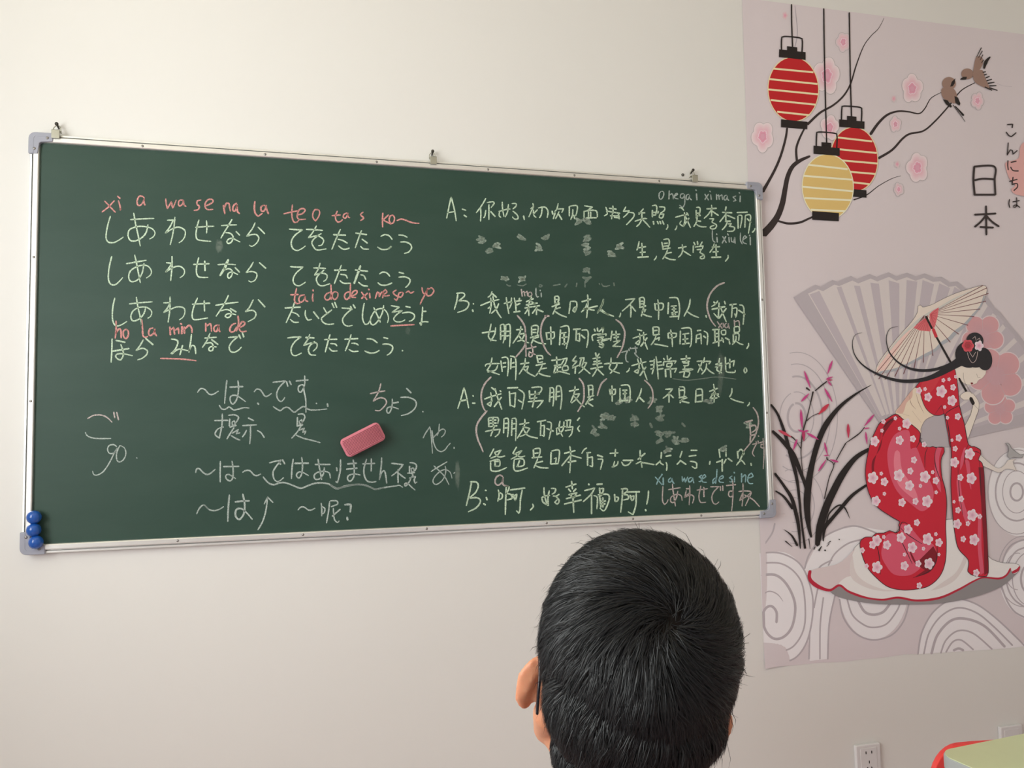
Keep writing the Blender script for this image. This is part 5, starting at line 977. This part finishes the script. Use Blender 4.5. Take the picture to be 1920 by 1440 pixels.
skin_me=remesh(bm,0.003,7)
person=thing('person','student seen from behind with short black hair and black-framed glasses, looking up at the board','person',(SX,SYB,0))
bpy.context.view_layer.update()
M_skin=mat('skin',(0.55,0.245,0.14),0.48,spec=0.4,bump=0.06,bscale=500,var=0.05,vscale=30,sss=0.35)
body=link('body',skin_me,M_skin,smooth=True); skin_me.materials.clear(); skin_me.materials.append(M_skin); child_of(body,person)
M_eye=mat('eye_white',(0.8,0.78,0.75),0.2); M_iris=mat('dark_iris',(0.03,0.015,0.01),0.2)
for s in (-1,1):
    bm=bmesh.new(); sock_ball(bm,(s*0.030,0.0800,0.003),0.0112,MH,20,14); e=bobj('eye',bm,M_eye,smooth=True); child_of(e,person)
    bm=bmesh.new(); sock_ball(bm,(s*0.030,0.0872,0.003),(0.0054,0.0046,0.0054),MH,16,10); i=bobj('iris',bm,M_iris,smooth=True); child_of(i,e)
bm=bmesh.new()
for s in (-1,1): limb(bm,[H(s*0.013,0.0925,0.022),H(s*0.030,0.0935,0.026),H(s*0.046,0.084,0.022)],[0.0016,0.0022,0.0012],8)
# ---- hair: roots are found on the scalp, strands swirl away from the crown
bvh=BVHTree.FromPolygons([v.co[:] for v in skin_me.vertices],[tuple(p.vertices) for p in skin_me.polygons])
M_hair=bpy.data.materials.new('black_hair'); M_hair.use_nodes=True
hb=M_hair.node_tree.nodes['Principled BSDF']; hb.inputs['Base Color'].default_value=(0.0045,0.005,0.0065,1); hb.inputs['Roughness'].default_value=0.46; hb.inputs['Specular IOR Level'].default_value=0.42
eb=bobj('eyebrows',bm,M_hair,smooth=True); child_of(eb,person)
MHi=MH.inverted(); O3=MH@Vector((0,-0.005,0.03))
def hairline(az):
    """lowest z of the hair for an azimuth measured from the nape (0) to the forehead (180)"""
    T_=[(0,-0.105),(28,-0.103),(45,-0.088),(58,-0.060),(70,-0.030),(80,0.004),(92,0.034),(104,0.030),(112,0.004),(118,-0.004),(126,0.030),(145,0.062),(160,0.078),(180,0.084)]
    a=abs(az)
    for (a0,z0),(a1,z1) in zip(T_,T_[1:]):
        if a<=a1: return z0+(z1-z0)*(a-a0)/(a1-a0)
    return z1
def scalp(az,el):
    """hit the head surface from inside in head direction"""
    a=math.radians(az); e=math.radians(el)
    d=(MH.to_3x3()@Vector((math.sin(a)*math.cos(e),-math.cos(a)*math.cos(e),math.sin(e)))).normalized()
    p,n,_,_=bvh.ray_cast(O3,d)
    if p is None: return None
    if n.dot(d)<0: n=-n
    return p,n
# whorl position on the scalp, found along the view through the crown
wp,wn,_,_=bvh.ray_cast(CAM,ray(1262,1163).normalized()); 
roots=[];norms=[];hl=[]
N=60000
while len(roots)<N:
    az=random.uniform(-180,180); z=random.uniform(-0.9,1.0) if len(roots)%4 else random.uniform(-0.93,-0.25); el=math.degrees(math.asin(z))
    q=scalp(az,el)
    if q is None: continue
    p,n=q; l=MHi@p; azl=math.degrees(math.atan2(l.x,-(l.y+0.005)))
    m=l.z-hairline(azl)-random.gauss(0,0.0035)
    if m<0: continue
    if abs(l.x)>0.0745 and -0.03<l.y<0.02 and l.z<0.028: continue
    roots.append(p); norms.append(n); hl.append((l.x,l.y,l.z,m,azl))
Rt=np.array([tuple(p) for p in roots]); Nn=np.array([tuple(n) for n in norms]); HL=np.array(hl)
up=np.array(tuple((MH.to_3x3()@Vector((0,0,1))).normalized())); fw=np.array(tuple((MH.to_3x3()@Vector((0,1,0))).normalized()))
def tang_(v): v=v-Nn*np.sum(v*Nn,1,keepdims=True); return v/(np.linalg.norm(v,axis=1,keepdims=True)+1e-9)
W_=np.array(tuple(wp)); D=Rt-W_; dist=np.linalg.norm(D,axis=1,keepdims=True); g=tang_(D)
c=np.cross(Nn,g)
ang=1.15*np.exp(-dist/0.045)+0.30*np.exp(-dist/0.12)
t=g*np.cos(ang)+c*np.sin(ang)
down=tang_(np.repeat(-up[None],N,0)); front=tang_(np.repeat(fw[None],N,0))
z=HL[:,2:3]; y=HL[:,1:2]
kd=np.clip((0.075-z)/0.10,0,1)*0.9; kf=np.clip((z-0.07)/0.05,0,1)*np.clip((y+0.02)/0.06,0,1)*0.7
t=tang_(t*(1-0.6*kd)+down*kd+front*kf)
# tufts
nc=1500; idx=np.random.choice(N,nc,replace=False); kdt=KDTree(nc)
for i,j in enumerate(idx): kdt.insert(Rt[j],i)
kdt.balance(); near=np.array([kdt.find(p)[1] for p in Rt])
cj=np.random.normal(0,0.20,(nc,1)); t=tang_(t+np.cross(Nn,t)*cj[near]+np.random.normal(0,0.14,(N,3))+np.random.normal(0,1.0,(N,3))*np.exp(-(dist/0.007)**2))
m=HL[:,3:4]
Lm=np.clip(0.004+m*0.34,0.004,0.034)*np.random.uniform(0.75,1.12,(N,1))
low=np.clip((z+0.06)/0.13,0,1); Lm=Lm*(0.42+0.58*low)
lift=np.clip(0.34-0.10*(Lm/0.03),0.16,0.5)*np.random.uniform(0.75,1.25,(N,1))
lift+= (np.random.rand(nc,1)*0.12)[near]
fly=np.random.rand(N,1)<0.004; lift=np.where(fly,lift+0.35,lift); Lm=np.where(fly,Lm*1.15,Lm)
tc=t[idx][near]; rc=Rt[idx][near]
us=[0,0.3,0.65,1.0]; P=[]
for u in us:
    s=Lm*u
    p=Rt-Nn*0.0008*(u==0)+t*s+Nn*(s*lift*(1-0.42*u))-Nn*(s**2)/(2*0.088)+Nn*0.0035*np.clip(m/0.06,0,1)*low*min(1,u*2.2)
    tip=rc+tc*s; pull=0.38*u*u
    dlt=(tip-(Rt+t*s)); dlt=dlt-Nn*np.sum(dlt*Nn,1,keepdims=True); dlt=np.clip(dlt,-0.006,0.006)
    P.append(p+dlt*pull)
side=np.cross(t,Nn); side/=np.linalg.norm(side,axis=1,keepdims=True); rr=np.random.uniform(-0.9,0.9,(N,1)); side=side*np.cos(rr)+Nn*np.sin(rr)
wd=[0.00022,0.00024,0.00018,0.00003]
V=np.stack([P[k]+sgn*side*wd[k] for k in range(4) for sgn in (-1,1)],1).reshape(-1,3)
base=(np.arange(N)*8)[:,None]
F=np.concatenate([base+np.array([[0,1,3,2]]),base+np.array([[2,3,5,4]]),base+np.array([[4,5,7,6]])],0)
# a thin undercoat that keeps the scalp dark between strands
cv=[];cf=[];gi={}
for i in range(0,181):
    for j in range(0,91):
        az=-180+2*i; el=-62+152*j/90
        q=scalp(az,el)
        if q is None: continue
        l=MHi@q[0]; azl=math.degrees(math.atan2(l.x,-(l.y+0.005)))
        if l.z<hairline(azl)+(0.006 if l.z>-0.03 else 0.016) or (abs(l.x)>0.0745 and -0.03<l.y<0.02 and l.z<0.03): continue
        gi[(i,j)]=len(cv); cv.append(tuple(q[0]+q[1]*(0.0004+0.0009*min(1,(l.z-hairline(azl))/0.05))))
for (i,j) in list(gi):
    k=[(i,j),(i+1,j),(i+1,j+1),(i,j+1)]
    if all(x in gi for x in k): cf.append([gi[x] for x in k])
nb=len(V); V=np.concatenate([V,np.array(cv)]); F=np.concatenate([F,np.array(cf)+nb])
me=bpy.data.meshes.new('hair'); me.vertices.add(len(V)); me.vertices.foreach_set('co',V.astype(np.float32).ravel())
me.loops.add(len(F)*4); me.loops.foreach_set('vertex_index',F.astype(np.int32).ravel()); me.polygons.add(len(F)); me.polygons.foreach_set('loop_start',np.arange(0,len(F)*4,4)); me.update(); me.validate(); nF=len(F)-len(cf)
hair=link('hair',me,M_hair,label='short black hair swirling out from the crown',smooth=True); child_of(hair,person)
M_under=mat('dark_scalp_undercoat',(0.012,0.009,0.008),0.95,spec=0.1); me.materials.append(M_under); mi=np.zeros(len(me.polygons),dtype=np.int32); mi[nF:]=1; me.polygons.foreach_set('material_index',mi)
# ---- glasses: front frame, lenses, two temples hooking behind the ears
M_frame=mat('black_glasses_frame',(0.012,0.012,0.018),0.22,spec=0.6); M_lens=M_glass
gl=bpy.data.objects.new('eyeglasses',None); C.link(gl); gl.location=(SX,SYB,HC.z); gl['label']='black framed glasses hooked over the ears'; child_of(gl,person); gl.empty_display_size=0.02
bpy.context.view_layer.update()
def gpart(name,bm,m,**k):
    o=bobj(name,bm,m,**k); child_of(o,gl)
bm=bmesh.new()
for s in (-1,1):
    ring=[H(s*(0.032+0.024*math.copysign(abs(math.cos(a))**0.7,math.cos(a))),0.105-0.10*(abs(0.032+0.024*math.cos(a)))**1.6,0.002+0.018*math.copysign(abs(math.sin(a))**0.7,math.sin(a))) for a in [2*math.pi*k/28 for k in range(29)]]
    tube(bm,ring,0.0015,8)
    tube(bm,[H(s*0.056,0.101,0.012),H(s*0.062,0.099,0.013),H(s*0.0670,0.094,0.013)],[0.002,0.0026,0.0026],8)
tube(bm,[H(-0.008,0.105,0.007),H(0,0.108,0.009),H(0.008,0.105,0.007)],0.0015,8)
gpart('front_frame',bm,M_frame,smooth=True)
for s in (-1,1):
    bm=bmesh.new(); vs_=[bm.verts.new(H(s*(0.032+0.023*math.copysign(abs(math.cos(a))**0.7,math.cos(a))),0.1045-0.10*(abs(0.032+0.024*math.cos(a)))**1.6,0.002+0.017*math.copysign(abs(math.sin(a))**0.7,math.sin(a)))) for a in [2*math.pi*k/28 for k in range(28)]]
    bm.faces.new(vs_); gpart('lens',bm,M_lens)
    bm=bmesh.new(); P=[(0.0660,0.095,0.014),(0.0710,0.060,0.018),(0.0750,0.030,0.021),(0.0765,0.004,0.024),(0.0745,-0.010,0.016),(0.0720,-0.020,0.002),(0.0700,-0.025,-0.012),(0.0680,-0.028,-0.024)]
    A=[]
    for k,p in enumerate(P):
        d=Vector(P[min(k+1,7)])-Vector(P[max(k-1,0)]); d.normalize(); v=Vector((0,-d.z,d.y)).normalized()*(0.0038 if k<5 else 0.0030); u=Vector((0.0011,0,0))
        if k==7: v*=0.6
        A.append([bm.verts.new(H(s*(p[0]+a*u.x),p[1]+b*v.y,p[2]+b*v.z)) for a,b in ((-1,-1),(1,-1),(1,1),(-1,1))])
    for a,b in zip(A,A[1:]):
        for k in range(4): bm.faces.new((a[k],a[(k+1)%4],b[(k+1)%4],b[k]))
    bm.faces.new(A[0]); bm.faces.new(A[-1]); bmesh.ops.recalc_face_normals(bm,faces=bm.faces)
    gpart('temple',bm,M_frame,bevel=0.0006)
# ---- clothes
M_shirt=mat('dark_cotton',(0.05,0.06,0.09),0.85,bump=0.2,bscale=90); M_trou=mat('grey_trousers',(0.10,0.11,0.13),0.85,bump=0.2,bscale=80); M_shoe=mat('black_shoes',(0.03,0.03,0.03),0.5)
bm=bmesh.new(); limb(bm,[neck1+Vector((0,0,-0.035)),chest,belly,hip],[0.080,0.127,0.118,0.134],26)
for s in (-1,1):
    sh,el,wr,hp,kn,an=body_points(s)
    limb(bm,[neck1+Vector((0,0,-0.035)),sh],[0.062,0.066]); limb(bm,[chest+Vector((s*0.05,0,0)),belly+Vector((s*0.035,0,0)),hip+Vector((s*0.03,0,0))],[0.112,0.107,0.12]); limb(bm,[sh,sh.lerp(el,0.62)],[0.064,0.058])
me=remesh(bm,0.006,4); o=link('t_shirt',me,None,smooth=True); me.materials.append(M_shirt); child_of(o,person)
bm=bmesh.new()
for s in (-1,1):
    sh,el,wr,hp,kn,an=body_points(s); limb(bm,[hip+Vector((s*0.03,0,-0.02)),hp],[0.112,0.108]); limb(bm,[hp,kn],[0.092,0.066]); limb(bm,[kn,an],[0.066,0.050])
me=remesh(bm,0.006,4); o=link('trousers',me,None,smooth=True); me.materials.append(M_trou); child_of(o,person)
for s in (-1,1):
    an=body_points(s)[5]; bm=bmesh.new(); limb(bm,[Vector((an.x,an.y,0.05)),Vector((an.x,an.y+0.08,0.046)),Vector((an.x,an.y+0.16,0.040))],[0.046,0.044,0.038]); me=remesh(bm,0.004,3)
    for v in me.vertices: v.co.z=max(v.co.z,0.001)
    o=link('shoe',me,None,smooth=True); me.materials.append(M_shoe); child_of(o,person)
chair('grey blue plastic chair under the student with black hair',(SX,SYB-0.03,0),math.pi,w=0.42,hs=0.385,hb=0.72,m=mat('blue_grey_plastic',(0.2,0.24,0.3),0.4))
